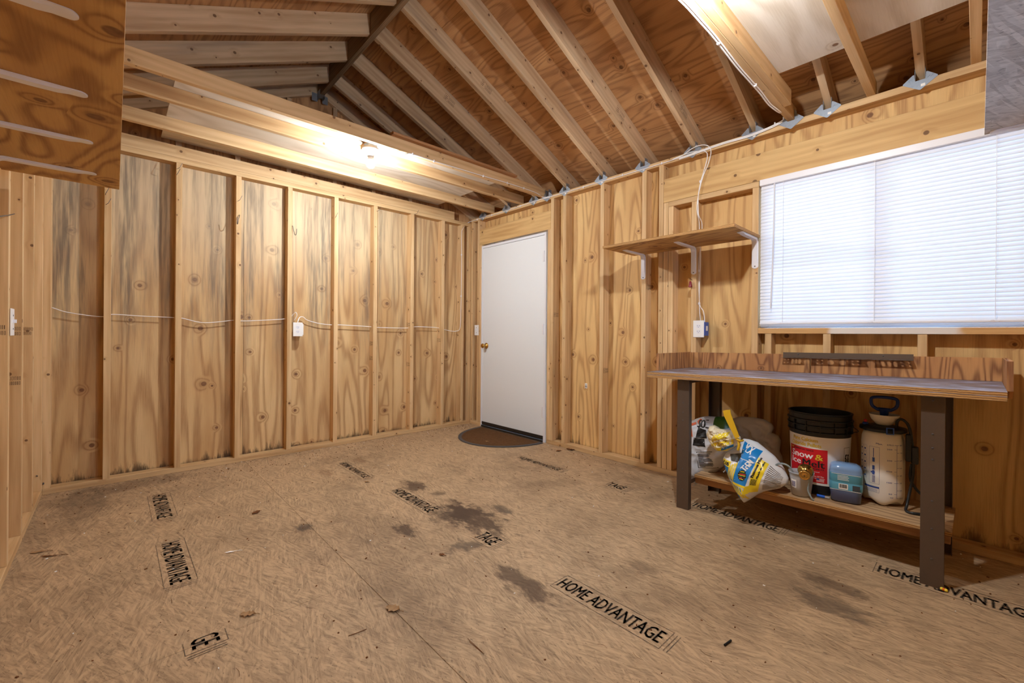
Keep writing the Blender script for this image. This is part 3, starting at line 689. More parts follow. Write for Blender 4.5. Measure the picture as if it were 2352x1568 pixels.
# ---- white pressed steel shelf brackets
def bracket_mesh(arm, leg):
    bm = NB(); R = 0.035; path = []
    T = (0, 0.0012, 0.004, 0.008, 0.012, 0.0165, 0.024, 0.034, 0.046, 0.06, 0.10)
    for k in T: path.append((-arm + k, 0.0, 0.0))
    path.append((-R, 0.0, 0.0))
    for k in range(1, 8):
        a = PI / 2 * k / 8; path.append((-R + R * math.sin(a), -R + R * math.cos(a), a))
    path.append((0.0, -R, PI / 2))
    for k in T[::-1]: path.append((0.0, -leg + k, PI / 2))
    L = [0]
    for a, b in zip(path, path[1:]): L.append(L[-1] + math.hypot(a[0] - b[0], a[1] - b[1]))
    tot = L[-1]; rings = []
    sec = [(-1, 0), (-0.97, 0.0022), (-0.80, 0.003), (-0.66, 0.0095), (0.66, 0.0095), (0.80, 0.003), (0.97, 0.0022), (1, 0)]
    for (y, z, a), l in zip(path, L):
        e = min(l, tot - l); wv = 0.0205 * math.sqrt(max(0.01, 1 - max(0, 1 - e / 0.016) ** 2)); hh = min(1.0, max(0.12, (e - 0.026) / 0.04))
        ny, nz = -math.sin(a), -math.cos(a)       # away from board / wall
        rings.append([bm.verts.new((wv * s, y + ny * (h if h < 0.004 else 0.003 + (h - 0.003) * hh), z + nz * (h if h < 0.004 else 0.003 + (h - 0.003) * hh))) for s, h in sec])
    for a, b in zip(rings, rings[1:]):
        for k in range(len(sec) - 1): bm.faces.new((a[k], a[k + 1], b[k + 1], b[k]))
        bm.faces.new((a[-1], a[0], b[0], b[-1]))
    bm.faces.new(rings[0]); bm.faces.new(rings[-1][::-1])
    bmesh.ops.recalc_face_normals(bm, faces=bm.faces)
    me = bpy.data.meshes.new('bracket'); bm.to_mesh(me); bm.free(); me.materials.append(M['white']); me.shade_smooth()
    me.set_sharp_from_angle(angle=0.6); return me
BRK = bracket_mesh(0.285, 0.20)
bm = NB(); lathe(bm, [(0.0045, 0), (0.0042, 0.001), (0.002, 0.0018)], (0, 0, 0), 10, 'y'); SCR = bpy.data.meshes.new('screw'); bm.to_mesh(SCR); bm.free(); SCR.materials.append(M['darkmetal'])
def shelf(label, x0, x1, y0, y1, z, mat, grain, brackets, rot, base, edge='plyedge', brk=None):
    t = thing('wall_shelf', label, 'shelf', base)
    bm = NB(); addbox(bm, x0, x1, y0, y1, z, z + 0.018, 0.0008); bm.normal_update(); uvwood(bm, (1, 0, 0) if grain == 'x' else (0, 1, 0))
    for f in bm.faces: f.material_index = 1 if abs(f.normal.z) < 0.4 else 0
    obj('shelf_board', bm, [M[mat], M[edge]], t)
    for p in brackets:
        b = share('bracket', brk or BRK, t, p, (0, 0, rot)); b['label'] = 'white steel bracket'
        for q in ((0, -0.0035, -0.055), (0, -0.0035, -0.185)): share('screw', SCR, b, Vector(p) + Matrix.Rotation(rot, 3, 'Z') @ Vector(q), (0, 0, rot))
    return t
shelf('plywood wall shelf on three white brackets beside the window blind', 2.222, 3.166, -0.445, -0.001, 1.732, 'shelf', 'x',
      [(2.306, -0.0005, 1.7315), (2.72, -0.0005, 1.7315), (3.137, -0.0005, 1.7315)], 0, (2.7, 0, 1.732))
shelf('high knotty plywood shelf with four white brackets on the wall at far left', 1.447, 3.75, YC + 0.001, -3.143, 1.735, 'shelf', 'x',
      [(1.649, YC + 0.0005, 1.7345), (2.059, YC + 0.0005, 1.7345), (2.469, YC + 0.0005, 1.7345), (2.879, YC + 0.0005, 1.7345)], PI, (2.6, YC, 1.735))
shelf('speckled strand board shelf hanging at upper right before the blind', 4.166, XD - 0.001, -2.55, -1.093, 1.735, 'osbshelf', 'y',
      [(XD - 0.0005, -1.106, 1.7345), (XD - 0.0005, -2.35, 1.7345)], -PI / 2, (XD, -1.8, 1.735), 'osbshelf', bracket_mesh(0.352, 0.2))

# ---- closed venetian blind
bl = thing('window_blind', 'closed white venetian blind over the window above the workbench', 'blind', (3.78, 0.02, 2.11))
bx0, bx1 = 3.166, 4.394
bm = NB(); addbox(bm, bx0, bx1, -0.018, 0.022, 2.073, 2.1125, 0.002); obj('headrail', bm, M['white'], bl)
bm = NB(); tilt = math.radians(69); pts = []
for k in range(7):
    s = (k / 6 - 0.5); cx = 0.0278 * s; cz = 0.0018 * (1 - 4 * s * s)
    pts.append((cx * math.cos(tilt) - cz * math.sin(tilt), cx * math.sin(tilt) + cz * math.cos(tilt)))
sec = pts + [(a - 0.0005 * math.sin(tilt), b + 0.0005) for a, b in pts[::-1]]
prism(bm, sec, bx0 + 0.004, bx1 - 0.004, 'x'); slm = bpy.data.meshes.new('slat'); bm.to_mesh(slm); bm.free(); slm.materials.append(M['slat'])
nsl = 41
for k in range(nsl):
    z = 2.060 - k * (2.060 - 1.180) / (nsl - 1)
    share('slat', slm, bl, (0, 0.004, z), (random.uniform(-0.02, 0.02), 0, 0))
bm = NB(); addbox(bm, bx0 + 0.004, bx1 - 0.004, -0.009, 0.014, 1.1545, 1.1685, 0.003); obj('bottom_rail', bm, M['white'], bl)
for k in range(3):                          # spare slats stacked on the rail
    bm = NB(); addbox(bm, bx0 + 0.004, bx1 - 0.004, -0.010, 0.014, 1.1448 + k * 0.003, 1.1460 + k * 0.003); obj('stacked_slat', bm, M['slat'], bl)
for px in (1797, 2007, 2286):
    x = at(px, 700, 1, -0.012).x
    bm = NB(); tube(bm, [(x, -0.0135, 2.073), (x + 0.001, -0.0125, 1.6), (x, -0.013, 1.17)], 0.0011, 6)
    tube(bm, [(x - 0.018, -0.0135, 1.163), (x - 0.006, -0.016, 1.168), (x + 0.004, -0.014, 1.158), (x + 0.016, -0.017, 1.164), (x + 0.01, -0.013, 1.157)], 0.0009, 5)
    obj('ladder_cord', bm, M['cable'], bl)
bm = NB(); tube(bm, [(3.255, -0.022, 2.068), (3.252, -0.024, 1.68), (3.240, -0.026, 1.263)], 0.0042, 6, sub=2); obj('wand', bm, M['wand'], bl)

# ---- workbench
TZ = lambda x: 0.018 * (x - 2.69)           # the bench runs a touch uphill to the right
def bshear(bm):
    for v in bm.verts: v.co.z += TZ(v.co.x)
bench = thing('workbench', 'plywood workbench on brown steel legs under the window', 'workbench', (3.46, -0.3, 0))
bm = NB()
addbox(bm, 2.69, 4.236, -0.60, -0.004, 0.8225, 0.841, 0.001); addbox(bm, 2.69, 4.236, -0.60, -0.004, 0.804, 0.822, 0.001)
bm.normal_update(); uvwood(bm, (1, 0, 0))
for f in bm.faces: f.material_index = 1 if abs(f.normal.z) < 0.4 else 0
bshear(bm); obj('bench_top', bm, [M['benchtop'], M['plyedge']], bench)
for x0, x1 in ((2.708, 3.456), (3.4605, 4.236)):
    bm = NB(); addbox(bm, x0, x1, -0.022, -0.005, 0.8415, 0.955, 0.0008); bm.normal_update(); uvwood(bm, (0, 0, 1)); bshear(bm); obj('backsplash', bm, M['splash'], bench)
bm = NB(); addbox(bm, 2.690, 2.7075, -0.48, -0.005, 0.8415, 0.957, 0.0008); bm.normal_update(); uvwood(bm, (0, 0, 1)); bshear(bm); obj('side_splash', bm, M['splash'], bench)
bm = NB(); prism(bm, [(-0.005, 0.80), (-0.005, 0.955), (-0.49, 0.957), (-0.49, 0.835), (-0.43, 0.80)], 4.2365, 4.2545, 'x'); bm.normal_update(); uvwood(bm, (0, 0, 1)); bshear(bm)
obj('side_splash', bm, M['splash'], bench)
def leg(x, yf, dy):
    top = 0.8035 + TZ(x)
    bm = NB()
    addbox(bm, x, x + 0.075, min(yf, yf + dy * 0.0025), max(yf, yf + dy * 0.0025), 0, top, 0.0006)
    for xx in (x, x + 0.0725): addbox(bm, xx, xx + 0.0025, min(yf + dy * 0.0025, yf + dy * 0.04), max(yf + dy * 0.0025, yf + dy * 0.04), 0, top, 0.0004)
    o = obj('leg', bm, M['legpaint'], bench)
    if dy > 0:
        for z in (top - 0.02, 0.66, 0.60, 0.55, 0.37, 0.25, 0.12): share('bolt', SCR, o, (x + 0.0375, yf - 0.0001, z))
for x in (2.873, 3.988): leg(x, -0.55, 1); leg(x + 0.012, -0.075, -1)
for x in (2.90, 4.015):
    for z in (0.775, 0.14):
        bm = NB(); addbox(bm, x, x + 0.03, -0.5465, -0.0785, z + TZ(x), z + 0.026 + TZ(x), 0.001); obj('crossbar', bm, M['legpaint'], bench)
bm = NB(); addbox(bm, 2.96, 4.085, -0.495, -0.08, 0.192, 0.209, 0.0008); bm.normal_update(); uvwood(bm, (1, 0, 0))
for f in bm.faces: f.material_index = 1 if abs(f.normal.z) < 0.4 else 0
bshear(bm); obj('lower_shelf', bm, [M['lowshelf'], M['plyedge']], bench)
bm = NB(); addbox(bm, 2.955, 4.08, -0.47, -0.434, 0.150, 0.1915, 0.001); bm.normal_update(); uvwood(bm, (1, 0, 0)); bshear(bm); obj('shelf_rail', bm, M['trim'], bench)
SZ = lambda x: 0.2096 + TZ(x)               # top of the lower shelf
# perforated tool rail screwed to the backsplash
rx0, rw = 3.313, 0.61
def ell(cx, cy, a, b, n=16): return [(cx + a * math.cos(-2 * PI * i / n), cy + b * math.sin(-2 * PI * i / n)) for i in range(n)]
hol = []
for q in (150, 215, 745, 830, 1330, 1420, 2060, 2165):
    cx = (q - 110) / 2130 * rw
    for cy in (0.014, 0.034): hol.append(ell(cx, cy, 0.006, 0.0055, 10))
for q in (300, 365, 430, 1790, 1880, 1965): hol.append(ell((q - 110) / 2130 * rw, 0.025, 0.0085, 0.017))
for q in (975, 1170): hol.append(ell((q - 110) / 2130 * rw, 0.025, 0.016, 0.016, 20))
notch = [(0, 0), (rw, 0), (rw, 0.05)]
for q in (1610, 565):
    cx = (q - 110) / 2130 * rw
    notch += [(cx + 0.012, 0.05), (cx + 0.018, 0.022), (cx + 0.009, 0.010), (cx - 0.009, 0.010), (cx - 0.018, 0.022), (cx - 0.012, 0.05)]
notch += [(0, 0.05)]
me = curve_mesh([notch] + hol, 0.0008)
bm = NB(); bm.from_mesh(me); bpy.data.meshes.remove(me)
bmesh.ops.transform(bm, matrix=Matrix(((1, 0, 0, rx0), (0, -1, 0, -0.0235), (0, 0, -1, 0.934), (0, 0, 0, 1))), verts=bm.verts)
bmesh.ops.reverse_faces(bm, faces=[])
addbox(bm, rx0, rx0 + rw, -0.0245, -0.0228, 0.9335, 0.966, 0.0004)
bshear(bm); bmesh.ops.recalc_face_normals(bm, faces=bm.faces)
rail = obj('tool_rail', bm, M['rail'], bench); rail['label'] = 'brown perforated steel tool rail'
for x in (3.395, 3.80):
    p = (x, -0.0246, 0.955 + TZ(x)); s_ = share('screw', SCR, rail, p)

# ---- outlets and switches
def outlet(label, c, rot, box_mat, boxside):
    """duplex outlet; local frame: plate faces -y at the origin, x to the right"""
    t = thing('wall_outlet', label, 'outlet', c)
    R3 = Matrix.Rotation(rot, 4, 'Z'); T = Matrix.Translation(Vector(c)) @ R3
    bm = NB(); addbox(bm, -0.040, 0.040, -0.006, 0.0, -0.062, 0.062, 0.002, T); obj('cover_plate', bm, M['plastic'], t)
    bm = NB(); addbox(bm, boxside - 0.029, boxside + 0.029, 0.0005, 0.07, -0.05, 0.05, 0.002, T); obj('junction_box', bm, box_mat, t)
    for z in (0.02, -0.02):
        bm = NB(); prism(bm, [(0.017 * math.cos(a) * (1 if abs(math.cos(a)) < .9 else .96), z + 0.0145 * math.sin(a)) for a in [2 * PI * k / 20 for k in range(20)]], -0.0075, -0.0055, 'y')
        bm.transform(T); r = obj('receptacle', bm, M['white'], t)
        bm = NB()
        for q in (-0.0065, 0.0065): addbox(bm, q - 0.0011, q + 0.0011, -0.0079, -0.0076, z - 0.001, z + 0.007, 0, T)
        prism(bm, [(0.0024 * math.cos(2 * PI * k / 8), z - 0.007 + 0.0024 * math.sin(2 * PI * k / 8)) for k in range(8)], -0.0079, -0.0076, 'y')
        vs = [v for v in bm.verts if not v.link_faces or True][16:]
        bmesh.ops.transform(bm, matrix=T, verts=vs); sl = obj('socket_slots', bm, M['dark'], r); sl['kind'] = 'stuff'
    return t
outlet('white duplex outlet on a stud of the wall left of the door', (0.004, -1.945, 1.106), PI / 2, M['plastic'], 0.02)
t = outlet('white duplex outlet with blue box under the plywood wall shelf', (2.762, -0.001, 1.128), 0, M['boxblue'], 0.014)
bm = NB(); addbox(bm, 2.8056, 2.8062, 0.02, 0.05, 1.115, 1.15); o = obj('box_sticker', bm, M['paper'], t)
def switch(label, c, rot):
    t = thing('light_switch', label, 'switch', c); T = Matrix.Translation(Vector(c)) @ Matrix.Rotation(rot, 4, 'Z')
    bm = NB(); addbox(bm, -0.038, 0.038, -0.006, 0.0, -0.061, 0.061, 0.002, T); obj('cover_plate', bm, M['plastic'], t)
    bm = NB(); addbox(bm, -0.005, 0.005, -0.017, -0.005, -0.004, 0.012, 0.001, T); obj('toggle', bm, M['white'], t)
    for z in (0.03, -0.03): share('screw', SCR, t, T @ Vector((0, -0.0058, z)), (0, 0, rot))
switch('white light switch beside the door knob side', (0.1245, -0.001, 1.122), 0)
switch('white light switch on the stud at the far left edge', (1.20, YC + 0.001, 1.116), PI)

# ---- white electric cables
def cable(label, pts, r=0.0042, clips=(), flat=0.7, name='electric_cable', extra=()):
    base = Vector(pts[0]); t = thing(name, label, 'cable', base)
    bm = NB(); tube(bm, pts, r, 8, flat); obj('sheath', bm, M['cable'], t, True)
    for e in extra:
        bm = NB(); tube(bm, e, r, 8, flat); obj('sheath', bm, M['cable'], t, True)
    for p, d in clips:
        bm = NB(); d = Vector(d); p = Vector(p)
        addbox(bm, p.x - (0.007 if d.x == 0 else 0.004), p.x + (0.007 if d.x == 0 else 0.004), p.y - 0.006, p.y + 0.005, p.z - 0.009, p.z + 0.009, 0.002); obj('cable_clip', bm, M['white'], t)
    return t
X = lambda L, ax, v: [at(px, py, ax, v) for px, py in L]
c1 = X([(84, 699), (100, 706), (118, 706), (150, 716), (200, 724), (238, 727), (258, 722), (330, 726), (395, 729), (420, 731), (470, 741), (540, 735), (556, 737), (610, 735), (661, 731)], 0, -0.05)
c1 += [at(673, 722, 0, -0.03), at(679, 717, 0, -0.012), at(682, 724, 0, -0.015), at(676, 735, 0, -0.03)]
cable('white cable strung through the left wall studs up to the outlet', c1)
c2 = [at(683, 742, 0, -0.03)] + X([(688, 729), (697, 728), (706, 735), (735, 743), (766, 746), (785, 746), (850, 750), (872, 752), (935, 753), (955, 750), (1000, 752), (1022, 757), (1036, 760), (1048, 760)], 0, -0.05)
c2 += [at(1057, 750, 0, 0.004), at(1059, 690, 0, 0.004), at(1060, 600, 0, 0.004), at(1060, 540, 0, 0.004), at(1064, 524, 0, 0.003), at(1076, 511, 1, -0.006)]
pl_ = [(1090, 506), (1102, 502), (1163, 484), (1226, 463), (1298, 442), (1381, 417), (1476, 389), (1560, 363)]
c2 += X(pl_, 1, -0.0075)
cl = [(at(px, py, 1, -0.006), (1, 0, 0)) for px, py in ((1096, 504), (1130, 494), (1195, 473), (1262, 453), (1340, 430), (1430, 402), (1520, 375))] + [(at(1059, 680, 0, 0.003), (0, 0, 1)), (at(1060, 585, 0, 0.003), (0, 0, 1))]
cable('white cable from that left outlet up the corner and along the right wall top plate', c2, clips=cl)
jl = [(905, 348), (925, 353), (938, 352), (950, 355), (1000, 371), (1040, 383), (1110, 404), (1165, 420), (1205, 433), (1232, 443)]
cj = [(1.06, -1.70, 2.47)] + X(jl[1:], 0, 1.2065) + X([(1248, 453), (1262, 452)], 1, -0.012)
cable('white cable clipped along the nearest joist from the left bulb', cj, clips=[(at(px, py, 0, 1.205), (0, 1, 0)) for px, py in ((948, 354), (997, 370), (1110, 404), (1165, 420), (1203, 432))])
cn = X([(1556, -4), (1580, 20), (1605, 48), (1640, 88), (1690, 152), (1722, 188), (1745, 214), (1765, 240), (1785, 256)], 2, 2.446) + [at(1804, 266, 1, -0.006)] + X([(1790, 281), (1728, 308), (1660, 328), (1592, 352), (1560, 363)], 1, -0.0085)
cn2 = [Vector(p) + (Vector((0.011, 0, 0)) if i < 9 else Vector((0, 0, -0.009))) for i, p in enumerate(cn)]
cable('pair of white cables along the double joist and down to the top plate', cn, extra=[cn2], clips=[(at(1650, 98, 2, 2.447), (0, 1, 0)), (at(1735, 195, 2, 2.447), (0, 1, 0)), (at(1800, 272, 1, -0.008), (1, 0, 0)), (at(1780, 284, 1, -0.008), (1, 0, 0))])
d1 = X([(1540, 369), (1566, 358), (1590, 341), (1612, 333), (1628, 336), (1633, 350), (1627, 375), (1615, 405), (1608, 430), (1603, 455), (1601, 478), (1603, 495)], 1, -0.014) + X([(1606, 512), (1607, 545), (1609, 590), (1607, 650), (1606, 698), (1609, 738)], 1, 0.03)
d2 = X([(1545, 366), (1580, 352), (1608, 347), (1623, 350), (1624, 366), (1616, 395), (1609, 420), (1604, 448), (1604, 478), (1605, 495)], 1, -0.012) + X([(1612, 512), (1611, 545), (1606, 590), (1605, 650), (1607, 698), (1616, 716), (1619, 745)], 1, 0.035)
cable('two white cables looping off the top plate down to the outlet by the shelf', d1, extra=[d2], clips=[(at(1609, 417, 1, -0.012), (0, 0, 1)), (at(1607, 540, 1, 0.03), (0, 0, 1)), (at(1606, 622, 1, 0.03), (0, 0, 1)), (at(1606, 697, 1, 0.03), (0, 0, 1))])
bm = NB(); tube(bm, [at(84, 1092, 1, YC - 0.02), at(92, 1100, 1, YC - 0.01), at(99, 1106, 0, -0.01), at(98, 1113, 0, -0.02), at(84, 1116, 1, YC - 0.05)], 0.0035, 8)
tag(obj('wire_stub', bm, M['darkmetal'], None, base=at(92, 1105, 0, -0.01)), 'short dark wire stub poking from the lower left corner', 'wire')
bm = NB(); tube(bm, [at(33, 491, 1, YC + 0.002), at(20, 494, 1, YC + 0.03), at(-12, 498, 1, YC + 0.09)], 0.002, 6)
tag(obj('spike_nail', bm, M['darkmetal'], None, base=at(33, 491, 1, YC)), 'long dark nail sticking out of the stud at far left', 'nail')

# ---- hooks on the left wall, red connector, sticker
for px, py, lb, w in ((549, 494, 'wire hook on the stud two bays left of the outlet', -1), (671, 519, 'wire hook high on the stud above the left outlet', 1)):
    p = at(px, py, 0, 0.0)
    bm = NB(); tube(bm, [p, p + Vector((0.012, 0.002, -0.004)), p + Vector((0.02, 0.008 * w, -0.045)), p + Vector((0.03, 0.014 * w, -0.078)), p + Vector((0.042, 0.02 * w, -0.082)), p + Vector((0.052, 0.022 * w, -0.06)), p + Vector((0.055, 0.022 * w, -0.03))], 0.0024, 8)
    tag(obj('wire_hook', bm, M['darkmetal'], None, True, base=p), lb, 'hook', 'bent wire hooks')
t = thing('wire_connector', 'small maroon plastic connector hanging on a nail below the shelf bracket', 'connector', (2.706, -0.012, 1.45))
bm = NB(); lathe(bm, [(0.003, 1.482), (0.008, 1.480), (0.0095, 1.462), (0.011, 1.458), (0.013, 1.440), (0.0135, 1.438), (0.011, 1.438)], (2.703, -0.015, 0), 16); obj('cap', bm, M['maroon'], t, True)
bm = NB(); addbox(bm, 2.688, 2.703, -0.018, -0.008, 1.440, 1.450, 0.002); obj('tab', bm, M['maroon'], t)
bm = NB(); tube(bm, [(2.712, 0.0, 1.490), (2.705, -0.012, 1.497), (2.697, -0.02, 1.505)], 0.0014, 6, sub=1); obj('nail', bm, M['darkmetal'], t)
def flat_label(name, label, cat, x0, x1, z0, z1, y, parts):
    o = thing(name, label, cat, ((x0 + x1) / 2, y, z0)); fn = lambda a, b: (a, y, b)
    bm = NB(); addbox(bm, x0, x1, y - 0.0004, y, z0, z1); obj('paper_tag', bm, M['paper'], o)
    bm = NB()
    for (a, b, c, d) in parts: addbox(bm, a, c, y - 0.0007, y - 0.00045, b, d)
    k = obj('barcode', bm, M['dark'], o); k['kind'] = 'stuff'
x = 1.655
flat_label('price_sticker', 'small white barcode sticker on the plywood right of the door', 'sticker', x, x + 0.028, 0.578, 0.624, 0.0893,
           [(x + 0.004 + 0.0035 * k, 0.584, x + 0.006 + 0.0035 * k, 0.604) for k in range(6)] + [(x + 0.004, 0.61, x + 0.024, 0.613)])

# ---- half-round door mat
t = thing('door_mat', 'half round brown door mat with grey rubber rim before the door', 'mat', (0.747, -0.2, 0))
ax_, by = 0.495, 0.57
arc = lambda a, b, n=48: [(0.747 + a * math.cos(PI + PI * k / n), -0.035 + b * math.sin(PI + PI * k / n)) for k in range(n + 1)]
me = curve_mesh([arc(ax_, by)], 0.003); bm = NB(); bm.from_mesh(me); bm.transform(Matrix.Translation((0, 0, 0.0042))); obj('rim', bm, M['rubber'], t)
bm = NB(); G = []
for i in range(41):
    r = i / 40; ring = []
    for k in range(61):
        a = PI + PI * k / 60; px, py = 0.747 + (ax_ - 0.042) * r * math.cos(a), -0.045 + (by - 0.042) * r * math.sin(a)
        ring.append(bm.verts.new((px, py, 0.0092 + 0.003 * noise.noise(Vector((px * 90, py * 90, 0))) - (0.0018 if i == 40 else 0))))
    G.append(ring)
for i in range(40):
    for k in range(60):
        try: bm.faces.new((G[i][k], G[i + 1][k], G[i + 1][k + 1], G[i][k + 1]))
        except ValueError: pass
bmesh.ops.remove_doubles(bm, verts=bm.verts, dist=1e-5); obj('carpet_pile', bm, M['matfibre'], t)

# ================================================================== THINGS ON THE LOWER SHELF OF THE BENCH
def cylmap(c, R, th0, dr=0.0008):
    return lambda s, z: (c[0] + (R(z) + dr) * math.cos(th0 + s / R(z)), c[1] + (R(z) + dr) * math.sin(th0 + s / R(z)), z)
def facing(c): return math.atan2(CAM.y - c[1], CAM.x - c[0])
pm = lambda name, c, r=0.5, s=0.4: M.setdefault(name, plain(name, c, r, s))
# bucket of ice melt
c = (3.553, -0.235); z0 = SZ(c[0]) + 0.0006
t = thing('ice_melt_bucket', 'big black bucket with red and white snow and ice melt label', 'bucket', (c[0], c[1], z0))
RB = lambda z: 0.128 + (z - z0) / 0.43 * 0.018
H = 0.435
bm = NB()
prof = [(0.118, z0), (0.126, z0 + 0.004)] + [(RB(z0 + h), z0 + h) for h in (0.02, 0.30)]
for h in (0.335, 0.368, 0.398):
    prof += [(RB(z0 + h - 0.006), z0 + h - 0.006), (RB(z0 + h) + 0.009, z0 + h - 0.003), (RB(z0 + h) + 0.009, z0 + h + 0.001), (RB(z0 + h + 0.004), z0 + h + 0.004)]
prof += [(RB(z0 + H), z0 + H - 0.008), (RB(z0 + H) + 0.004, z0 + H - 0.004), (RB(z0 + H) + 0.003, z0 + H), (RB(z0 + H) - 0.004, z0 + H), (RB(z0 + 0.3) - 0.005, z0 + 0.3), (0.122, z0 + 0.01), (0.02, z0 + 0.006)]
lathe(bm, prof, (c[0], c[1], 0), 56)
for k in range(14):                         # upright ribs between the hoops
    a = 2 * PI * k / 14; m4 = Matrix.Translation((c[0], c[1], 0)) @ Matrix.Rotation(a, 4, 'Z')
    addbox(bm, 0.139, 0.151, -0.0015, 0.0015, z0 + 0.33, z0 + 0.398, 0, m4)
bk = obj('pail', bm, M['black'], t, True); bk.data.set_sharp_from_angle(angle=0.7)
th = facing(c); R0 = 0.137
fn = cylmap(c, RB, th)
bm = NB(); patch(bm, -0.215, z0 + 0.052, 0.215, z0 + 0.312, fn, 40, 2)
lab = obj('label', bm, M['paper'], t, True)
fr = cylmap(c, RB, th, 0.0013); ft = cylmap(c, RB, th, 0.0019)
bm = NB(); patch(bm, -0.172, z0 + 0.064, 0.036, z0 + 0.245, fr, 20, 2); obj('red_panel', bm, pm('label_red', srgb(206, 26, 36)), lab, True)
yel, blk, wht = pm('print_yellow', srgb(226, 196, 52)), pm('print_black', srgb(26, 24, 24)), pm('print_white', srgb(240, 238, 234))
def letters(name, rows, mat, par, f, b=0.02):
    bm = NB()
    for (s_, x, y, w, h) in rows: lettering(bm, s_, x, y, w, h, f, b)
    o = obj(name, bm, mat, par); o['kind'] = 'stuff'; return o
letters('yellow_print', [('Pure Calcium', -0.137, z0 + 0.281, 0.130, 0.021), ('Chloride Pellets', -0.148, z0 + 0.254, 0.156, 0.021), ('&', -0.018, z0 + 0.186, 0.034, 0.031), ('Cool', -0.160, z0 + 0.231, 0.024, 0.012)], yel, lab, ft, 0.03)
letters('white_print', [('Snow', -0.150, z0 + 0.188, 0.123, 0.034), ('Ice', -0.150, z0 + 0.150, 0.062, 0.032), ('Use Only As Directed', -0.10, z0 + 0.118, 0.10, 0.007), ('One Of The', -0.03, z0 + 0.095, 0.05, 0.007), ('Turf Damage', -0.03, z0 + 0.084, 0.055, 0.007)], wht, lab, ft, 0.03)
letters('black_print', [('Melt', -0.077, z0 + 0.146, 0.100, 0.036), ('COMMERCIAL GRADE', -0.135, z0 + 0.229, 0.11, 0.008), ('FOR USE ON SNOW AND ICE', -0.105, z0 + 0.133, 0.125, 0.009)], blk, lab, ft, 0.035)
bm = NB(); patch(bm, -0.012, z0 + 0.07, 0.022, z0 + 0.09, ft, 4, 1); fl = obj('flag_print', bm, wht, lab)
bm = NB()
f3 = cylmap(c, RB, th, 0.0023)
for k in range(4): patch(bm, -0.012, z0 + 0.071 + k * 0.0052, 0.022, z0 + 0.0735 + k * 0.0052, f3, 4, 1)
patch(bm, -0.0119, z0 + 0.081, 0.001, z0 + 0.0899, cylmap(c, RB, th, 0.0026), 3, 1, 1); o = obj('flag_stripes', bm, [pm('label_red', 0), pm('print_blue', srgb(40, 60, 130))], lab); o['kind'] = 'stuff'
bm = NB(); outline(bm, 0.120, z0 + 0.16, 0.168, z0 + 0.262, 0.0018, fr, 0, 6)
for k in range(14):
    zz = z0 + 0.18 + 0.006 * (k // 2) + 0.002; a = 0.128 + 0.018 * (k % 2) + random.uniform(0, 0.004)
    patch(bm, a, zz, a + random.uniform(0.008, 0.014), zz + random.uniform(0.004, 0.012), fr, 2, 1)
o = obj('warning_print', bm, blk, lab); o['kind'] = 'stuff'
bm = NB(); tube(bm, [(c[0] - 0.150, c[1] - 0.02, z0 + 0.372), (c[0] - 0.155, c[1] + 0.08, z0 + 0.33), (c[0], c[1] + 0.17, z0 + 0.30), (c[0] + 0.155, c[1] + 0.08, z0 + 0.33), (c[0] + 0.150, c[1] - 0.02, z0 + 0.372)], 0.002, 6); obj('bail_handle', bm, M['darkmetal'], t, True)

# small grey pail with a brass lockset and bent wires in it
c = (3.512, -0.427); z0 = SZ(c[0]) + 0.0006
t = thing('grey_pail', 'small grey plastic pail standing in front of the black bucket', 'bucket', (c[0], c[1], z0))
RS = lambda z: 0.0435 + (z - z0) / 0.125 * 0.013
bm = NB(); lathe(bm, [(0.038, z0), (0.0435, z0 + 0.003), (RS(z0 + 0.1), z0 + 0.1), (RS(z0 + 0.118), z0 + 0.118), (RS(z0 + 0.118) + 0.003, z0 + 0.119), (RS(z0 + 0.125) + 0.003, z0 + 0.125), (RS(z0 + 0.125) - 0.001, z0 + 0.125), (RS(z0 + 0.1) - 0.003, z0 + 0.1), (0.041, z0 + 0.006), (0.01, z0 + 0.004)], (c[0], c[1], 0), 40)
obj('pail', bm, pm('grey_plastic', srgb(176, 176, 180), 0.45), t, True)
f = cylmap(c, RS, facing(c), 0.0006); f2 = cylmap(c, RS, facing(c), 0.001)
bm = NB(); patch(bm, -0.052, z0 + 0.045, -0.022, z0 + 0.088, f, 6, 1); lb_ = obj('sticker', bm, M['paper'], t)
bm = NB()
for k in range(6): patch(bm, -0.048, z0 + 0.05 + k * 0.005, -0.026, z0 + 0.053 + k * 0.005, f2, 4, 1)
o = obj('print_lines', bm, pm('print_blue', srgb(40, 60, 130)), lb_); o['kind'] = 'stuff'
k = Vector((c[0] + 0.030, c[1] - 0.045, z0 + 0.145)); dirn = Vector((0.10, -0.92, -0.12)).normalized()
Q = Matrix.Translation(k) @ dirn.to_track_quat('Z', 'Y').to_matrix().to_4x4()
t2 = thing('brass_door_knob', 'loose brass lockset knob resting on the small grey pail', 'door knob', k)
bm = NB(); lathe(bm, [(0.034, -0.012), (0.036, -0.006), (0.036, 0.0), (0.031, 0.004), (0.029, 0.010), (0.031, 0.013)], (0, 0, 0), 32); bm.transform(Q); obj('rose', bm, M['brass'], t2, True)
bm = NB(); lathe(bm, [(0.018, 0.011), (0.017, 0.02), (0.0255, 0.026), (0.0265, 0.036), (0.024, 0.042), (0.021, 0.043), (0.020, 0.0415), (0.010, 0.0415), (0.009, 0.0435), (0.002, 0.0435)], (0, -0.010, 0), 32); bm.transform(Q); kb = obj('knob', bm, M['brass'], t2, True)
bm = NB(); addbox(bm, -0.0012, 0.0012, -0.016, -0.006, 0.0434, 0.0439); bm.transform(Q); obj('keyhole', bm, M['dark'], kb)
gw = pm('grey_coated_wire', srgb(138, 150, 152), 0.5)
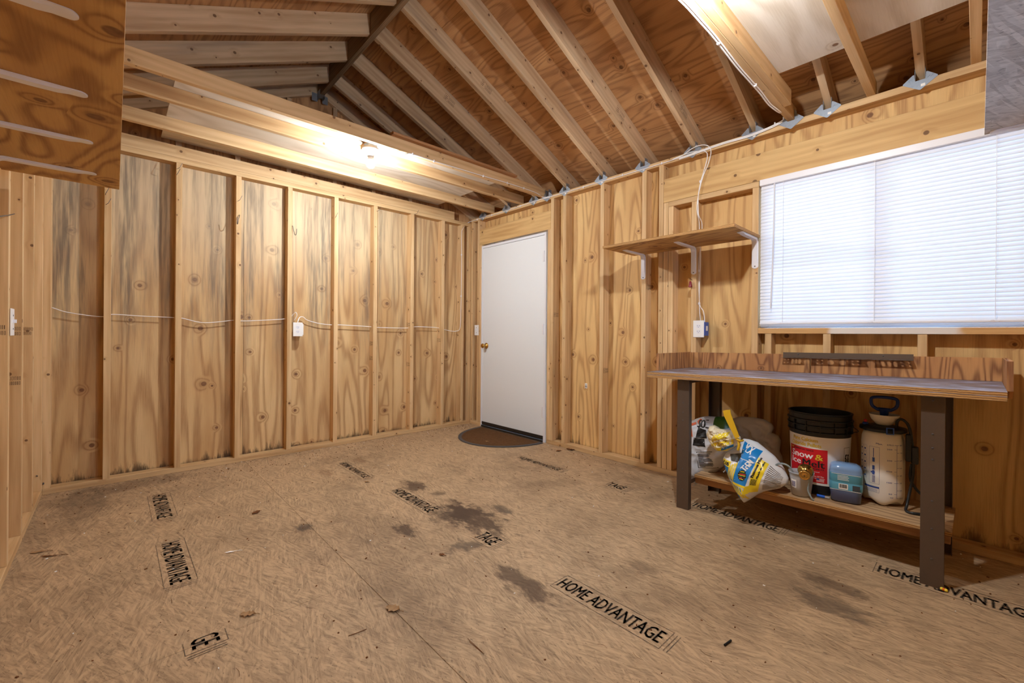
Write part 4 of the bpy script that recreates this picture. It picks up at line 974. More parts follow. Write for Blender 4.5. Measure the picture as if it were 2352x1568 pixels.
bm = NB(); tube(bm, [(c[0] - 0.015, c[1] - 0.02, z0 + 0.03), (c[0] - 0.03, c[1] - 0.035, z0 + 0.12), (c[0] - 0.055, c[1] - 0.045, z0 + 0.155), (c[0] - 0.095, c[1] - 0.05, z0 + 0.155), (c[0] - 0.115, c[1] - 0.05, z0 + 0.125), (c[0] - 0.10, c[1] - 0.052, z0 + 0.09), (c[0] - 0.092, c[1] - 0.053, z0 + 0.095)], 0.0052, 8)
tag(obj('bent_wire', bm, gw, None, True, base=(c[0] - 0.06, c[1], z0 + 0.12)), 'grey coated wire hook curling left out of the small pail', 'wire', 'grey coated wires in the pail')
bm = NB(); tube(bm, [(c[0] + 0.02, c[1] - 0.02, z0 + 0.04), (c[0] + 0.035, c[1] - 0.035, z0 + 0.125), (c[0] + 0.048, c[1] - 0.05, z0 + 0.128), (c[0] + 0.05, c[1] - 0.055, z0 + 0.09), (c[0] + 0.045, c[1] - 0.058, z0 + 0.05), (c[0] + 0.062, c[1] - 0.06, z0 + 0.012), (c[0] + 0.07, c[1] - 0.055, z0 + 0.004)], 0.0042, 8)
tag(obj('bent_wire', bm, gw, None, True, base=(c[0] + 0.05, c[1], z0 + 0.1)), 'grey coated wire drooping down the right side of the small pail', 'wire', 'grey coated wires in the pail')
z1 = SZ(3.6) + 0.0075
t = thing('paint_marker', 'blue capped marker lying between the pail and water jug', 'marker', (3.60, -0.40, SZ(3.6)))
bm = NB(); lathe(bm, [(0.0065, 3.578), (0.0072, 3.579), (0.0072, 3.612), (0.0062, 3.613)], (0, -0.40, z1), 14, 'x'); bm.transform(Matrix.Identity(4)); obj('cap', bm, pm('marker_blue', srgb(28, 96, 214)), t, True)
bm = NB(); lathe(bm, [(0.005, 3.6132), (0.005, 3.632), (0.003, 3.634)], (0, -0.40, z1), 12, 'x'); obj('barrel', bm, pm('grey_plastic', 0), t, True)

# clear blue plastic water jug with a wrapped label
def rbox(bm, cx, cy, levels, n=40, e=4.0, rot=0.0, mi=0):
    rings = []
    for z, a, b in levels:
        ring = []
        for k in range(n):
            q = 2 * PI * k / n; x = a * math.copysign(abs(math.cos(q)) ** (2 / e), math.cos(q)); y = b * math.copysign(abs(math.sin(q)) ** (2 / e), math.sin(q))
            ring.append(bm.verts.new((cx + x * math.cos(rot) - y * math.sin(rot), cy + x * math.sin(rot) + y * math.cos(rot), z)))
        rings.append(ring)
    for a, b in zip(rings, rings[1:]):
        for k in range(n): bm.faces.new((a[k], a[(k + 1) % n], b[(k + 1) % n], b[k])).material_index = mi
    bm.faces.new(rings[0][::-1]).material_index = mi; bm.faces.new(rings[-1]).material_index = mi
c = (3.693, -0.36); z0 = SZ(c[0]) + 0.0006; rt = 0.2
t = thing('water_jug', 'clear blue plastic jug with teal label beside the white sprayer', 'jug', (c[0], c[1], z0))
bm = NB(); rbox(bm, c[0], c[1], [(z0, 0.056, 0.042), (z0 + 0.008, 0.064, 0.05), (z0 + 0.05, 0.066, 0.052), (z0 + 0.062, 0.069, 0.055), (z0 + 0.07, 0.068, 0.054), (z0 + 0.10, 0.069, 0.055), (z0 + 0.104, 0.067, 0.053), (z0 + 0.108, 0.069, 0.055), (z0 + 0.155, 0.069, 0.055), (z0 + 0.162, 0.0665, 0.0525), (z0 + 0.168, 0.068, 0.054), (z0 + 0.185, 0.062, 0.048), (z0 + 0.194, 0.045, 0.032)], rot=rt)
n = NT('blue_jug'); n.fin(n.mix(n.ramp(n.sep(n.coord('Object'))[2], 0.03, 0.12), srgb(92, 104, 150), srgb(142, 182, 232)), 0.10, 0.7); n.b.inputs['Transmission Weight'].default_value = 0.3; M['jugsolid'] = n.m
obj('jug_body', bm, M['jugsolid'], t, True)
bm = NB(); rbox(bm, c[0], c[1], [(z0 + 0.066, 0.0695, 0.0555), (z0 + 0.102, 0.0702, 0.0562), (z0 + 0.104, 0.0685, 0.0545), (z0 + 0.107, 0.0702, 0.0562), (z0 + 0.150, 0.0702, 0.0562)], rot=rt)
bmesh.ops.delete(bm, geom=[f for f in bm.faces if len(f.verts) > 4], context='FACES')
lb_ = obj('wrap_label', bm, pm('teal_label', srgb(86, 156, 182), 0.3), t, True)
fj = lambda s_, z: (c[0] + s_ * math.cos(rt) - (-0.0568) * math.sin(rt), c[1] + s_ * math.sin(rt) + (-0.0568) * math.cos(rt), z)
bm = NB(); patch(bm, -0.03, z0 + 0.072, 0.008, z0 + 0.100, fj); bc = obj('barcode_patch', bm, M['paper'], lb_)
fj2 = lambda s_, z: (c[0] + s_ * math.cos(rt) + 0.0573 * math.sin(rt), c[1] + s_ * math.sin(rt) - 0.0573 * math.cos(rt), z)
bm = NB()
for q in range(9): patch(bm, -0.026 + q * 0.0035, z0 + 0.078, -0.0243 + q * 0.0035 + random.uniform(0, 0.001), z0 + 0.097, fj2)
o = obj('barcode', bm, M['dark'], lb_); o['kind'] = 'stuff'
bm = NB()
for q in range(4): patch(bm, -0.035, z0 + 0.118 + q * 0.007, 0.012 - 0.004 * (q % 2), z0 + 0.1205 + q * 0.007, fj)
patch(bm, -0.066, z0 + 0.066, 0.06, z0 + 0.068, fj); patch(bm, -0.06, z0 + 0.147, 0.06, z0 + 0.149, fj)
o = obj('print_lines', bm, wht, lb_); o['kind'] = 'stuff'
bm = NB(); patch(bm, 0.026, z0 + 0.07, 0.056, z0 + 0.098, fj); obj('photo_print', bm, pm('label_photo', srgb(58, 66, 74), 0.3), lb_)

# white pressure sprayer
c = (3.825, -0.235); z0 = SZ(c[0]) + 0.0006
t = thing('pressure_sprayer', 'white pump sprayer with blue handle and litre scale on its tank', 'sprayer', (c[0], c[1], z0))
PR = [(z0, 0.070), (z0 + 0.006, 0.078), (z0 + 0.03, 0.0855), (z0 + 0.06, 0.087), (z0 + 0.30, 0.087), (z0 + 0.335, 0.085), (z0 + 0.358, 0.078), (z0 + 0.37, 0.066), (z0 + 0.378, 0.045)]
def RP(z):
    for (a, ra), (b, rb) in zip(PR, PR[1:]):
        if a <= z <= b: return ra + (rb - ra) * (z - a) / (b - a)
    return 0.087
bm = NB(); th = facing(c); seg = 48; rings = []
for z, r in [(z0, 0.070), (z0 + 0.006, 0.078)] + [(z0 + q, RP(z0 + q)) for q in (0.018, 0.03, 0.06, 0.12, 0.2, 0.30, 0.32, 0.335, 0.35, 0.358, 0.366, 0.37, 0.378)]:
    ring = []
    for k in range(seg):
        a = 2 * PI * k / seg
        lift = 0.022 * max(0, 1 - (z - z0) / 0.05) * (0.5 - 0.5 * math.cos(4 * (a - th)))   # four feet
        ring.append(bm.verts.new((c[0] + r * math.cos(a), c[1] + r * math.sin(a), z + lift)))
    rings.append(ring)
for a, b in zip(rings, rings[1:]):
    for k in range(seg): bm.faces.new((a[k], a[(k + 1) % seg], b[(k + 1) % seg], b[k]))
bm.faces.new(rings[0][::-1]); bm.faces.new(rings[-1])
tank = obj('tank', bm, pm('milky_plastic', srgb(232, 226, 216), 0.42), t, True)
bm = NB(); lathe(bm, [(0.05, z0 + 0.372), (0.092, z0 + 0.368), (0.096, z0 + 0.372), (0.094, z0 + 0.386), (0.06, z0 + 0.394), (0.045, z0 + 0.398)], (c[0], c[1], 0), 40); obj('collar', bm, M['black'], t, True)
bm = NB(); lathe(bm, [(0.028, z0 + 0.396), (0.036, z0 + 0.404), (0.052, z0 + 0.424), (0.061, z0 + 0.448), (0.062, z0 + 0.451), (0.058, z0 + 0.451), (0.045, z0 + 0.425), (0.02, z0 + 0.415)], (c[0] + 0.004, c[1], 0), 40); obj('funnel', bm, pm('milky_plastic', 0), t, True)
hz = z0 + 0.455; hx = c[0] + 0.004
bm = NB(); lathe(bm, [(0.012, z0 + 0.418), (0.016, z0 + 0.44), (0.019, hz + 0.012), (0.022, hz + 0.016)], (hx, c[1], 0), 20)
ca, sa = math.cos(0.12), math.sin(0.12)
hp = [(-0.022, hz + 0.016), (-0.046, hz + 0.034), (-0.052, hz + 0.062), (-0.044, hz + 0.078), (0, hz + 0.083), (0.044, hz + 0.078), (0.052, hz + 0.062), (0.046, hz + 0.034), (0.022, hz + 0.016)]
tube(bm, [(hx + a * ca, c[1] + a * sa, b) for a, b in hp] , 0.0095, 10, 0.8); tube(bm, [(hx - 0.024, c[1], hz + 0.019), (hx + 0.024, c[1], hz + 0.019)], 0.0095, 10, sub=1)
obj('pump_handle', bm, M['blueplastic'], t, True)
bm = NB(); lathe(bm, [(0.012, z0 + 0.394), (0.013, z0 + 0.402), (0.008, z0 + 0.406)], (c[0] - 0.066, c[1] - 0.035, 0), 14); o = obj('valve_body', bm, M['blueplastic'], t, True)
bm = NB(); lathe(bm, [(0.006, z0 + 0.406), (0.0065, z0 + 0.416), (0.004, z0 + 0.420)], (c[0] - 0.066, c[1] - 0.035, 0), 12); obj('valve_pin', bm, M['red'], o, True)
fb = lambda a: (c[0] + 0.0985 * math.cos(th + a), c[1] + 0.0985 * math.sin(th + a))
bm = NB(); q0 = fb(0.28)
m4 = Matrix.Translation((q0[0], q0[1], z0 + 0.381)) @ Matrix.Rotation(th + 0.28 + PI / 2, 4, 'Z')
for a in ((-0.015, -0.011, -0.004, 0.003, -0.017, 0.017), (0.011, 0.015, -0.004, 0.003, -0.017, 0.017), (-0.011, 0.011, -0.004, 0.003, -0.017, -0.013), (-0.011, 0.011, -0.004, 0.003, 0.013, 0.017)): addbox(bm, *a, 0.0008, m4)
obj('strap_buckle', bm, M['boxblue'], t)
hx2 = c[0] + 0.092
bm = NB(); tube(bm, [(c[0] + 0.055, c[1] - 0.02, z0 + 0.39), (c[0] + 0.058, c[1] - 0.03, z0 + 0.425), (c[0] + 0.075, c[1] - 0.03, z0 + 0.438), (c[0] + 0.098, c[1] - 0.03, z0 + 0.415), (c[0] + 0.11, c[1] - 0.03, z0 + 0.36), (c[0] + 0.118, c[1] - 0.03, z0 + 0.26), (c[0] + 0.118, c[1] - 0.035, z0 + 0.17), (c[0] + 0.108, c[1] - 0.045, z0 + 0.09), (c[0] + 0.10, c[1] - 0.07, z0 + 0.03), (c[0] + 0.10, c[1] - 0.10, z0 + 0.009), (c[0] + 0.125, c[1] - 0.115, z0 + 0.008), (c[0] + 0.175, c[1] - 0.09, z0 + 0.012), (c[0] + 0.20, c[1] - 0.03, z0 + 0.012)], 0.0062, 10)
obj('hose', bm, M['black'], t, True)
bm = NB(); tube(bm, [(c[0] + 0.112, c[1] - 0.02, z0 + 0.22), (c[0] + 0.108, c[1] - 0.02, z0 + 0.15), (c[0] + 0.13, c[1] - 0.02, z0 + 0.10), (c[0] + 0.17, c[1] - 0.02, z0 + 0.065), (c[0] + 0.20, c[1] - 0.01, z0 + 0.05)], 0.0062, 10); obj('hose', bm, M['black'], t, True)
bm = NB(); addbox(bm, hx2 - 0.002, hx2 + 0.020, c[1] - 0.045, c[1] - 0.015, z0 + 0.235, z0 + 0.37, 0.004); addbox(bm, hx2 + 0.019, hx2 + 0.045, c[1] - 0.04, c[1] - 0.01, z0 + 0.225, z0 + 0.31, 0.004); obj('wand_holder', bm, M['black'], t)
fs = cylmap(c, RP, th, 0.0007); ink = pm('scale_ink', srgb(58, 82, 150))
bm = NB(); sx = 0.058
patch(bm, sx - 0.0008, z0 + 0.045, sx + 0.0008, z0 + 0.31, fs, 1, 6)
ozs = [('270.5', 0.31), ('250', 0.288), ('200', 0.232), ('150', 0.178), ('100', 0.122), ('50', 0.066)]
for s_, h in ozs:
    patch(bm, sx - 0.012, z0 + h - 0.0007, sx, z0 + h + 0.0007, fs); lettering(bm, s_, sx - 0.042 + (0.008 if len(s_) < 3 else 0), z0 + h - 0.0032, 0.026 if len(s_) > 3 else 0.007 * len(s_), 0.0064, fs, 0.03)
for s_, h in (('8.0', 0.31), ('7.0', 0.272), ('6.0', 0.234), ('5.0', 0.196), ('4.0', 0.159), ('3.0', 0.122), ('2.0', 0.085), ('1.0 LT', 0.046)):
    patch(bm, sx, z0 + h - 0.0007, sx + 0.010, z0 + h + 0.0007, fs); lettering(bm, s_, sx + 0.014, z0 + h - 0.003, 0.013 if len(s_) < 4 else 0.024, 0.006, fs, 0.03)
lettering(bm, 'OZ', sx - 0.028, z0 + 0.045, 0.013, 0.0064, fs, 0.03); lettering(bm, 'Max.', sx - 0.084, z0 + 0.306, 0.026, 0.008, fs, 0.03)
o = obj('litre_scale', bm, ink, tank); o['kind'] = 'stuff'
bm = NB(); outline(bm, -0.055, z0 + 0.105, -0.012, z0 + 0.292, 0.0009, fs, 0, 4)
for a, b in ((-0.036, 0.215), (-0.036, 0.175), (-0.036, 0.15)): patch(bm, a - 0.005, z0 + b, a + 0.005, z0 + b + 0.022, fs, 2, 1)
patch(bm, -0.0375, z0 + 0.24, -0.0345, z0 + 0.285, fs); patch(bm, -0.048, z0 + 0.158, -0.03, z0 + 0.166, fs, 2, 1)
for k in range(6): patch(bm, -0.041, z0 + 0.112 + k * 0.006, -0.029, z0 + 0.115 + k * 0.006, fs, 2, 1)
for j in range(5):
    for i in range(2): outline(bm, -0.112 + 0.024 * i, z0 + 0.262 - 0.034 * j, -0.092 + 0.024 * i, z0 + 0.292 - 0.034 * j, 0.0007, fs, 0, 3); patch(bm, -0.108 + 0.024 * i, z0 + 0.27 - 0.034 * j, -0.098 + 0.024 * i, z0 + 0.278 - 0.034 * j, fs, 2, 1)
outline(bm, -0.080, z0 + 0.062, -0.012, z0 + 0.09, 0.0008, fs, 0, 5); patch(bm, -0.080, z0 + 0.083, -0.012, z0 + 0.092, fs, 5, 1)
for k in range(3): patch(bm, -0.076, z0 + 0.066 + k * 0.005, -0.02, z0 + 0.0672 + k * 0.005, fs, 4, 1)
o = obj('instruction_print', bm, ink, tank); o['kind'] = 'stuff'

# ---- half empty bags slumped at the left end of the lower shelf
def sack(px, yp, df, db, crumple, freq, seed, tilt=0.0, nt=88, nr=20):
    """pillow-like bag: silhouette points px seen on the upright plane y = yp, bulging df to the front and db to the back"""
    P = [at(a, b, 1, yp) for a, b in px]
    cx = sum(p.x for p in P) / len(P); cz = sum(p.z for p in P) / len(P)
    poly = [(p.x - cx, p.z - cz) for p in P]
    def edge(a):
        best = 0.001; dx, dz = math.cos(a), math.sin(a)
        for (x1, y1), (x2, y2) in zip(poly, poly[1:] + poly[:1]):
            ex, ey = x2 - x1, y2 - y1; den = dx * ey - dz * ex
            if abs(den) < 1e-12: continue
            tt = (x1 * ey - y1 * ex) / den; u_ = (x1 * dz - y1 * dx) / den
            if tt > 0 and -1e-6 <= u_ <= 1 + 1e-6: best = max(best, tt)
        return best
    E = [edge(2 * PI * k / 720) for k in range(720)]
    def er(a): f = (a / (2 * PI) % 1) * 720; i = int(f) % 720; return E[i] + (E[(i + 1) % 720] - E[i]) * (f - int(f))
    def off(x, z, s):
        v = Vector((x * freq, seed * 7.1 + s, z * freq))
        r = noise.noise(v) + 0.6 * (1 - 2 * abs(noise.noise(v * 2.1))) * 0.7 + 0.25 * noise.noise(v * 5)
        return crumple * r
    def surf(x, z, side=-1, lift=0.0):
        r0 = math.hypot(x - cx, z - cz); R_ = er(math.atan2(z - cz, x - cx)); q = min(r0 / max(R_, 1e-6), 1.0)
        prof = max(0.0, 1 - q ** 2.4) ** 0.6
        d = (df if side < 0 else db)
        return Vector((x, yp + tilt * (z - cz) + side * (d * prof + off(x, z, side) * min(1.0, 3 * (1 - q))) - lift, z))
    bm = NB()
    for side in (-1, 1):
        cen = bm.verts.new(surf(cx, cz, side)); prev = None
        for j in range(1, nr + 1):
            q = (j / nr) ** 0.85
            ring = [bm.verts.new(surf(cx + math.cos(2 * PI * k / nt) * er(2 * PI * k / nt) * q, cz + math.sin(2 * PI * k / nt) * er(2 * PI * k / nt) * q, side)) for k in range(nt)]
            for k in range(nt):
                f = (cen, ring[k], ring[(k + 1) % nt]) if prev is None else (prev[k], ring[k], ring[(k + 1) % nt], prev[(k + 1) % nt])
                bm.faces.new(f if side < 0 else f[::-1])
            prev = ring
    bmesh.ops.remove_doubles(bm, verts=bm.verts, dist=2e-4); bmesh.ops.recalc_face_normals(bm, faces=bm.faces)
    def front(a, b, lift=0.0012):
        p = at(a, b, 1, yp); return surf(p.x, p.z, -1, lift)
    return bm, front
def quad(front, c4, lift=0.0012):
    """chart (0..1, 0..1) stretched over four photo points a, b, c, d (counter-clockwise from lower left)"""
    (ax, ay), (bx, by_), (cx, cy), (dx, dy) = c4
    return lambda s, t: front(ax * (1 - s) * (1 - t) + bx * s * (1 - t) + cx * s * t + dx * (1 - s) * t, ay * (1 - s) * (1 - t) + by_ * s * (1 - t) + cy * s * t + dy * (1 - s) * t, lift)
film = lambda name, c: M.setdefault(name, plain(name, c, 0.28, 0.55))
B0 = (3.30, -0.30, SZ(3.3))
# brown paper sack at the back
tb = thing('paper_sack', 'crumpled brown paper sack behind the blue and yellow bag', 'bag', (3.35, -0.2, SZ(3.35)))
bm, fr_ = sack([(1672, 985), (1680, 962), (1700, 956), (1732, 958), (1757, 963), (1774, 973), (1779, 984), (1770, 992), (1788, 1000), (1794, 1012), (1791, 1036), (1798, 1052), (1798, 1082), (1770, 1096), (1720, 1092), (1680, 1075)], -0.235, 0.055, 0.05, 0.022, 16, 3)
obj('sack_body', bm, pm('kraft_paper', srgb(176, 162, 144), 0.8, 0.15), tb, True)
bm = NB()
for k, (w, yy) in enumerate(((0.8, .1), (0.7, .3), (0.9, .5), (0.6, .7), (0.85, .9))): patch(bm, 0.05, yy - 0.05, w, yy + 0.05, quad(fr_, [(1742, 1040), (1785, 1064), (1790, 1046), (1748, 1022)], 0.002), 8, 2)
o = obj('print_lines', bm, pm('faded_print', srgb(84, 74, 66)), tb); o['kind'] = 'stuff'
# white plastic soil bag behind the left leg
tw = thing('soil_bag', 'white plastic garden bag with black print behind the left bench leg', 'bag', (3.05, -0.35, SZ(3.0)))
bm, fw_ = sack([(1578, 985), (1588, 966), (1602, 960), (1622, 955), (1648, 957), (1670, 962), (1684, 985), (1692, 1010), (1682, 1042), (1664, 1072), (1642, 1086), (1622, 1091), (1607, 1108), (1597, 1113), (1588, 1100), (1580, 1080), (1574, 1030)], -0.35, 0.07, 0.08, 0.014, 12, 8)
obj('sack_body', bm, film('white_film', srgb(206, 208, 214)), tw, True)
Qw = lambda c4, lift=0.0015: quad(fw_, c4, lift)
bm = NB()
for c4 in ([(1594, 998), (1600, 1000), (1597, 982), (1593, 980)], [(1606, 966), (1612, 972), (1618, 962), (1612, 960)], [(1584, 990), (1594, 992), (1594, 987), (1584, 985)], [(1588, 978), (1606, 972), (1604, 967), (1587, 972)]): patch(bm, 0, 0, 1, 1, Qw(c4), 4, 4)
o = obj('orange_print', bm, pm('print_orange', srgb(222, 96, 36)), tw); o['kind'] = 'stuff'
bm = NB(); patch(bm, 0, 0, 1, 1, Qw([(1646, 984), (1678, 982), (1672, 955), (1644, 957)]), 8, 8); obj('green_print', bm, film('print_green', srgb(58, 92, 30)), tw, True)
bm = NB()
patch(bm, 0, 0, 1, 1, Qw([(1602, 1018), (1632, 1022), (1628, 1004), (1604, 1001)]), 6, 6); patch(bm, 0, 0, 1, 1, Qw([(1608, 1001), (1634, 1003), (1630, 984), (1612, 978)]), 6, 6)
lettering(bm, 'SOIL', 0, 0, 1, 1, Qw([(1610, 978), (1640, 982), (1636, 962), (1612, 962)], 0.0025), 0.04)
F4 = [(1613, 1070), (1655, 1072), (1646, 1032), (1610, 1033)]
outline(bm, 0, 0, 1, 1, 0.025, Qw(F4), 0, 10)
for k in range(15):
    yy = 0.07 + k * 0.056; w = random.uniform(0.7, 0.92); patch(bm, 0.08, yy, w if k % 5 else 0.4, yy + 0.026, Qw(F4, 0.002), 10, 1)
patch(bm, 0, 0, 1, 1, Qw([(1620, 1090), (1629, 1090), (1629, 1080), (1621, 1079)], 0.003), 3, 3)
o = obj('black_print', bm, blk, tw); o['kind'] = 'stuff'
# blue, yellow and white bag tied at the neck, in front
ty = thing('mortar_bag', 'shiny blue and yellow bag tied at the neck overhanging the bench shelf', 'bag', (3.34, -0.42, SZ(3.34)))
bm, fy = sack([(1694, 1018), (1700, 1010), (1714, 1012), (1732, 1018), (1750, 1031), (1776, 1050), (1798, 1074), (1812, 1098), (1811, 1110), (1794, 1119), (1762, 1124), (1748, 1130), (1728, 1143), (1720, 1147), (1711, 1138), (1696, 1118), (1680, 1094), (1667, 1068), (1661, 1052), (1664, 1042), (1676, 1034), (1686, 1027)], -0.46, 0.10, 0.08, 0.010, 14, 5, tilt=0.35, nt=120, nr=28)
obj('sack_body', bm, film('bag_white', srgb(224, 224, 226)), ty, True)
Qy = lambda c4, lift=0.0016: quad(fy, c4, lift)
blu, yl = film('bag_blue', srgb(20, 124, 196)), film('bag_yellow', srgb(238, 210, 40))
bm = NB()
patch(bm, 0, 0, 1, 1, Qy([(1698, 1096), (1728, 1106), (1745, 1058), (1710, 1047)]), 10, 12)          # centre panel
patch(bm, 0, 0, 1, 1, Qy([(1712, 1046), (1745, 1057), (1752, 1036), (1708, 1014)]), 10, 10)
patch(bm, 0, 0, 1, 1, Qy([(1680, 1090), (1697, 1096), (1684, 1062), (1664, 1064)]), 8, 8)
patch(bm, 0, 0, 1, 1, Qy([(1713, 1138), (1722, 1112), (1690, 1098), (1682, 1096)]), 8, 8)
obj('blue_print', bm, blu, ty, True)
bm = NB()
patch(bm, 0, 0, 1, 1, Qy([(1733, 1120), (1752, 1121), (1772, 1062), (1748, 1046)]), 8, 16)          # band with the product line
patch(bm, 0, 0, 1, 1, Qy([(1722, 1126), (1735, 1122), (1738, 1104), (1727, 1107)]), 5, 6)
patch(bm, 0, 0, 1, 1, Qy([(1664, 1060), (1688, 1066), (1691, 1054), (1667, 1049)], 0.0022), 8, 5)
for k in range(4):
    a = 1681 + k * 5.2; patch(bm, 0, 0, 1, 1, Qy([(a, 1088 + 2.0 * k), (a + 2.6, 1089 + 2.0 * k), (a + 10.5, 1061 - 1.6 * k), (a + 7.2, 1061 - 1.6 * k)], 0.0024), 3, 12)
for k in range(6):
    a = 1684 + k * 6.6; b = 1096 + 2.4 * k; patch(bm, 0, 0, 1, 1, Qy([(a + 13, b + 22 + 1.2 * k), (a + 17, b + 22 + 1.2 * k), (a + 4.2, b + 3), (a, b)], 0.0024), 3, 8)
patch(bm, 0, 0, 1, 1, Qy([(1696, 1100), (1727, 1110), (1728.5, 1106), (1697, 1095.5)], 0.0026), 8, 2)
obj('yellow_print', bm, yl, ty, True)
bm = NB()
lettering(bm, 'Premium Mix', 0, 0, 1, 1, Qy([(1745, 1088), (1750, 1090), (1766, 1052), (1758, 1046)][0:1] + [(1757, 1049), (1752, 1046), (1739, 1085)], 0.003), 0.03)
lettering(bm, 'Mezcla de alta', 0, 0, 1, 1, Qy([(1754, 1091), (1765, 1058), (1761, 1056), (1750, 1089)], 0.003), 0.03)
lettering(bm, 'PLUS', 0, 0, 1, 1, Qy([(1667, 1059), (1685, 1063), (1687, 1056), (1669, 1052)], 0.003), 0.05)
for k in range(7): patch(bm, 0, 0, 1, 1, Qy([(1738 + k * 1.7, 1103 + k * .4), (1739 + k * 1.7, 1103.3 + k * .4), (1742.4 + k * 1.7, 1090 + k * .4), (1741.4 + k * 1.7, 1089.7 + k * .4)], 0.003), 1, 4)
pts = [(0.5 + 0.5 * math.cos(2 * PI * k / 24) * (1.0 if k % 2 else 0.86), 0.5 + 0.5 * math.sin(2 * PI * k / 24) * (1.0 if k % 2 else 0.86)) for k in range(24)]
SB = [(1708, 1092), (1729, 1096), (1732, 1072), (1711, 1068)]
V = [bm.verts.new(Qy(SB, 0.0028)(a, b)) for a, b in pts]; ce_ = bm.verts.new(Qy(SB, 0.0028)(0.5, 0.5))
for k in range(24): bm.faces.new((ce_, V[k], V[(k + 1) % 24]))
o = obj('black_print', bm, blk, ty); o['kind'] = 'stuff'
bm = NB()
for k in range(7):                                          # round seal: striped disc
    w = math.sqrt(max(0, 0.4 ** 2 - (0.17 + k * 0.11 - 0.5) ** 2)); patch(bm, 0.5 - w, 0.14 + k * 0.11, 0.5 + w, 0.20 + k * 0.11, Qy(SB, 0.0036), 6, 1, k % 3)
o = obj('seal_print', bm, [yl, pm('label_red', 0), pm('print_green2', srgb(40, 110, 60))], ty); o['kind'] = 'stuff'
bm = NB()
lettering(bm, 'MIX', 0, 0, 1, 1, Qy([(1712, 1030), (1731, 1040), (1737, 1029), (1717, 1018)], 0.003), 0.03)
lettering(bm, 'THIN', 0, 0, 1, 1, Qy([(1727, 1074), (1742, 1057), (1731, 1049), (1715, 1066)], 0.003), 0.03)
for k in range(4): patch(bm, 0.1 * k, 0.2 * k, 0.16 + 0.1 * k, 0.2 * k + 0.1, Qy([(1664, 1082), (1680, 1086), (1682, 1070), (1666, 1068)], 0.003), 3, 1)
o = obj('white_print', bm, wht, ty); o['kind'] = 'stuff'
bm = NB()
for k in range(16):
    b = k / 16; patch(bm, 0.04, b, 0.96 - 0.2 * (k % 5 == 0), b + 0.022, Qy([(1760, 1116), (1800, 1116), (1806, 1092), (1774, 1062)], 0.002), 10, 1)
o = obj('small_print', bm, pm('faded_print', 0), ty); o['kind'] = 'stuff'
bm = NB(); patch(bm, 0, 0, 1, 1, Qy([(1690, 1052), (1706, 1056), (1716, 1036), (1682, 1040)], 0.002), 8, 6); obj('clear_window', bm, film('dark_window', srgb(74, 72, 70)), ty, True)
bm, fn_ = sack([(1700, 1014), (1694, 1022), (1672, 1036), (1650, 1036), (1636, 1026), (1628, 1010), (1622, 997), (1630, 978), (1642, 976), (1648, 984), (1672, 986), (1690, 992), (1702, 1004)], -0.50, 0.04, 0.035, 0.030, 26, 11)
obj('gathered_neck', bm, film('bag_cream', srgb(222, 208, 176)), ty, True)
Qn = lambda c4, lift=0.0015: quad(fn_, c4, lift)
bm = NB()
for c4 in ([(1640, 1012), (1676, 1002), (1680, 990), (1646, 996)], [(1634, 1024), (1690, 1016), (1690, 1006), (1640, 1016)], [(1648, 1034), (1672, 1034), (1686, 1024), (1642, 1026)]): patch(bm, 0, 0, 1, 1, Qn(c4, 0.002), 12, 6)
obj('yellow_print', bm, yl, ty, True)
bm = NB(); patch(bm, 0, 0, 1, 1, Qn([(1660, 1034), (1688, 1024), (1690, 1018), (1662, 1026)], 0.0035), 8, 4); obj('blue_print', bm, blu, ty, True)
A = [at(a, b, 1, -0.565) for a, b in ((1661, 943), (1668, 941), (1678, 941), (1679, 950), (1699, 1003), (1690, 1007), (1672, 972), (1664, 955))]
bm = NB(); prism(bm, [(p.x, p.z) for p in A], -0.570, -0.566, 'y'); bm.normal_update(); obj('tie_strap', bm, pm('tie_yellow', srgb(214, 170, 32), 0.5), ty)
q = at(1698, 1010, 1, -0.55); bm = NB(); tube(bm, [q + Vector((-0.012, 0.02, 0.0)), q + Vector((-0.008, -0.012, 0.004)), q + Vector((0.010, -0.012, -0.002)), q + Vector((0.012, 0.02, -0.004))], 0.006, 8); tube(bm, [q + Vector((0, -0.012, 0)), q + Vector((0.004, -0.016, -0.03)), q + Vector((0.0, -0.02, -0.055))], 0.008, 6, 0.4); obj('tie_knot', bm, pm('tie_yellow', 0), ty, True)

# ================================================================== LITTER ON THE FLOOR
def leaf(px, py, L, W_, ang, mat, label, curl=0.25, name='dry_leaf', lob=3, z=0.0, cat='leaf'):
    p = at(px, py, 2, z); bm = NB(); nseg = 14; rows = []
    for i in range(nseg + 1):
        s = i / nseg; w = W_ * (math.sin(PI * min(1, s * 1.02)) ** 0.7) * (1 + 0.35 * math.sin(lob * 2 * PI * s)); x = (s - 0.5) * L
        row = []
        for j in range(5):
            t_ = (j - 2) / 2; y = t_ * w / 2
            row.append(bm.verts.new((x, y, 0.0015 + curl * (abs(t_) ** 1.5) * W_ * 0.5 + 0.12 * L * (s - 0.4) ** 2 + 0.003 * noise.noise(Vector((x * 60, y * 60, px))) + 0.0015)))
        rows.append(row)
    for a, b in zip(rows, rows[1:]):
        for j in range(4): bm.faces.new((a[j], b[j], b[j + 1], a[j + 1]))
    tube(bm, [(L * 0.45, 0, 0.004), (L * 0.62, 0.004, 0.004), (L * 0.75, 0.002, 0.002)], 0.0012, 5, sub=2)
    bm.transform(Matrix.Translation(p) @ Matrix.Rotation(ang, 4, 'Z'))
    zmin = min(v.co.z for v in bm.verts); bm.transform(Matrix.Translation((0, 0, z + 0.0007 - zmin)))
    tag(obj(name, bm, M[mat], None, True, base=p), label, cat)
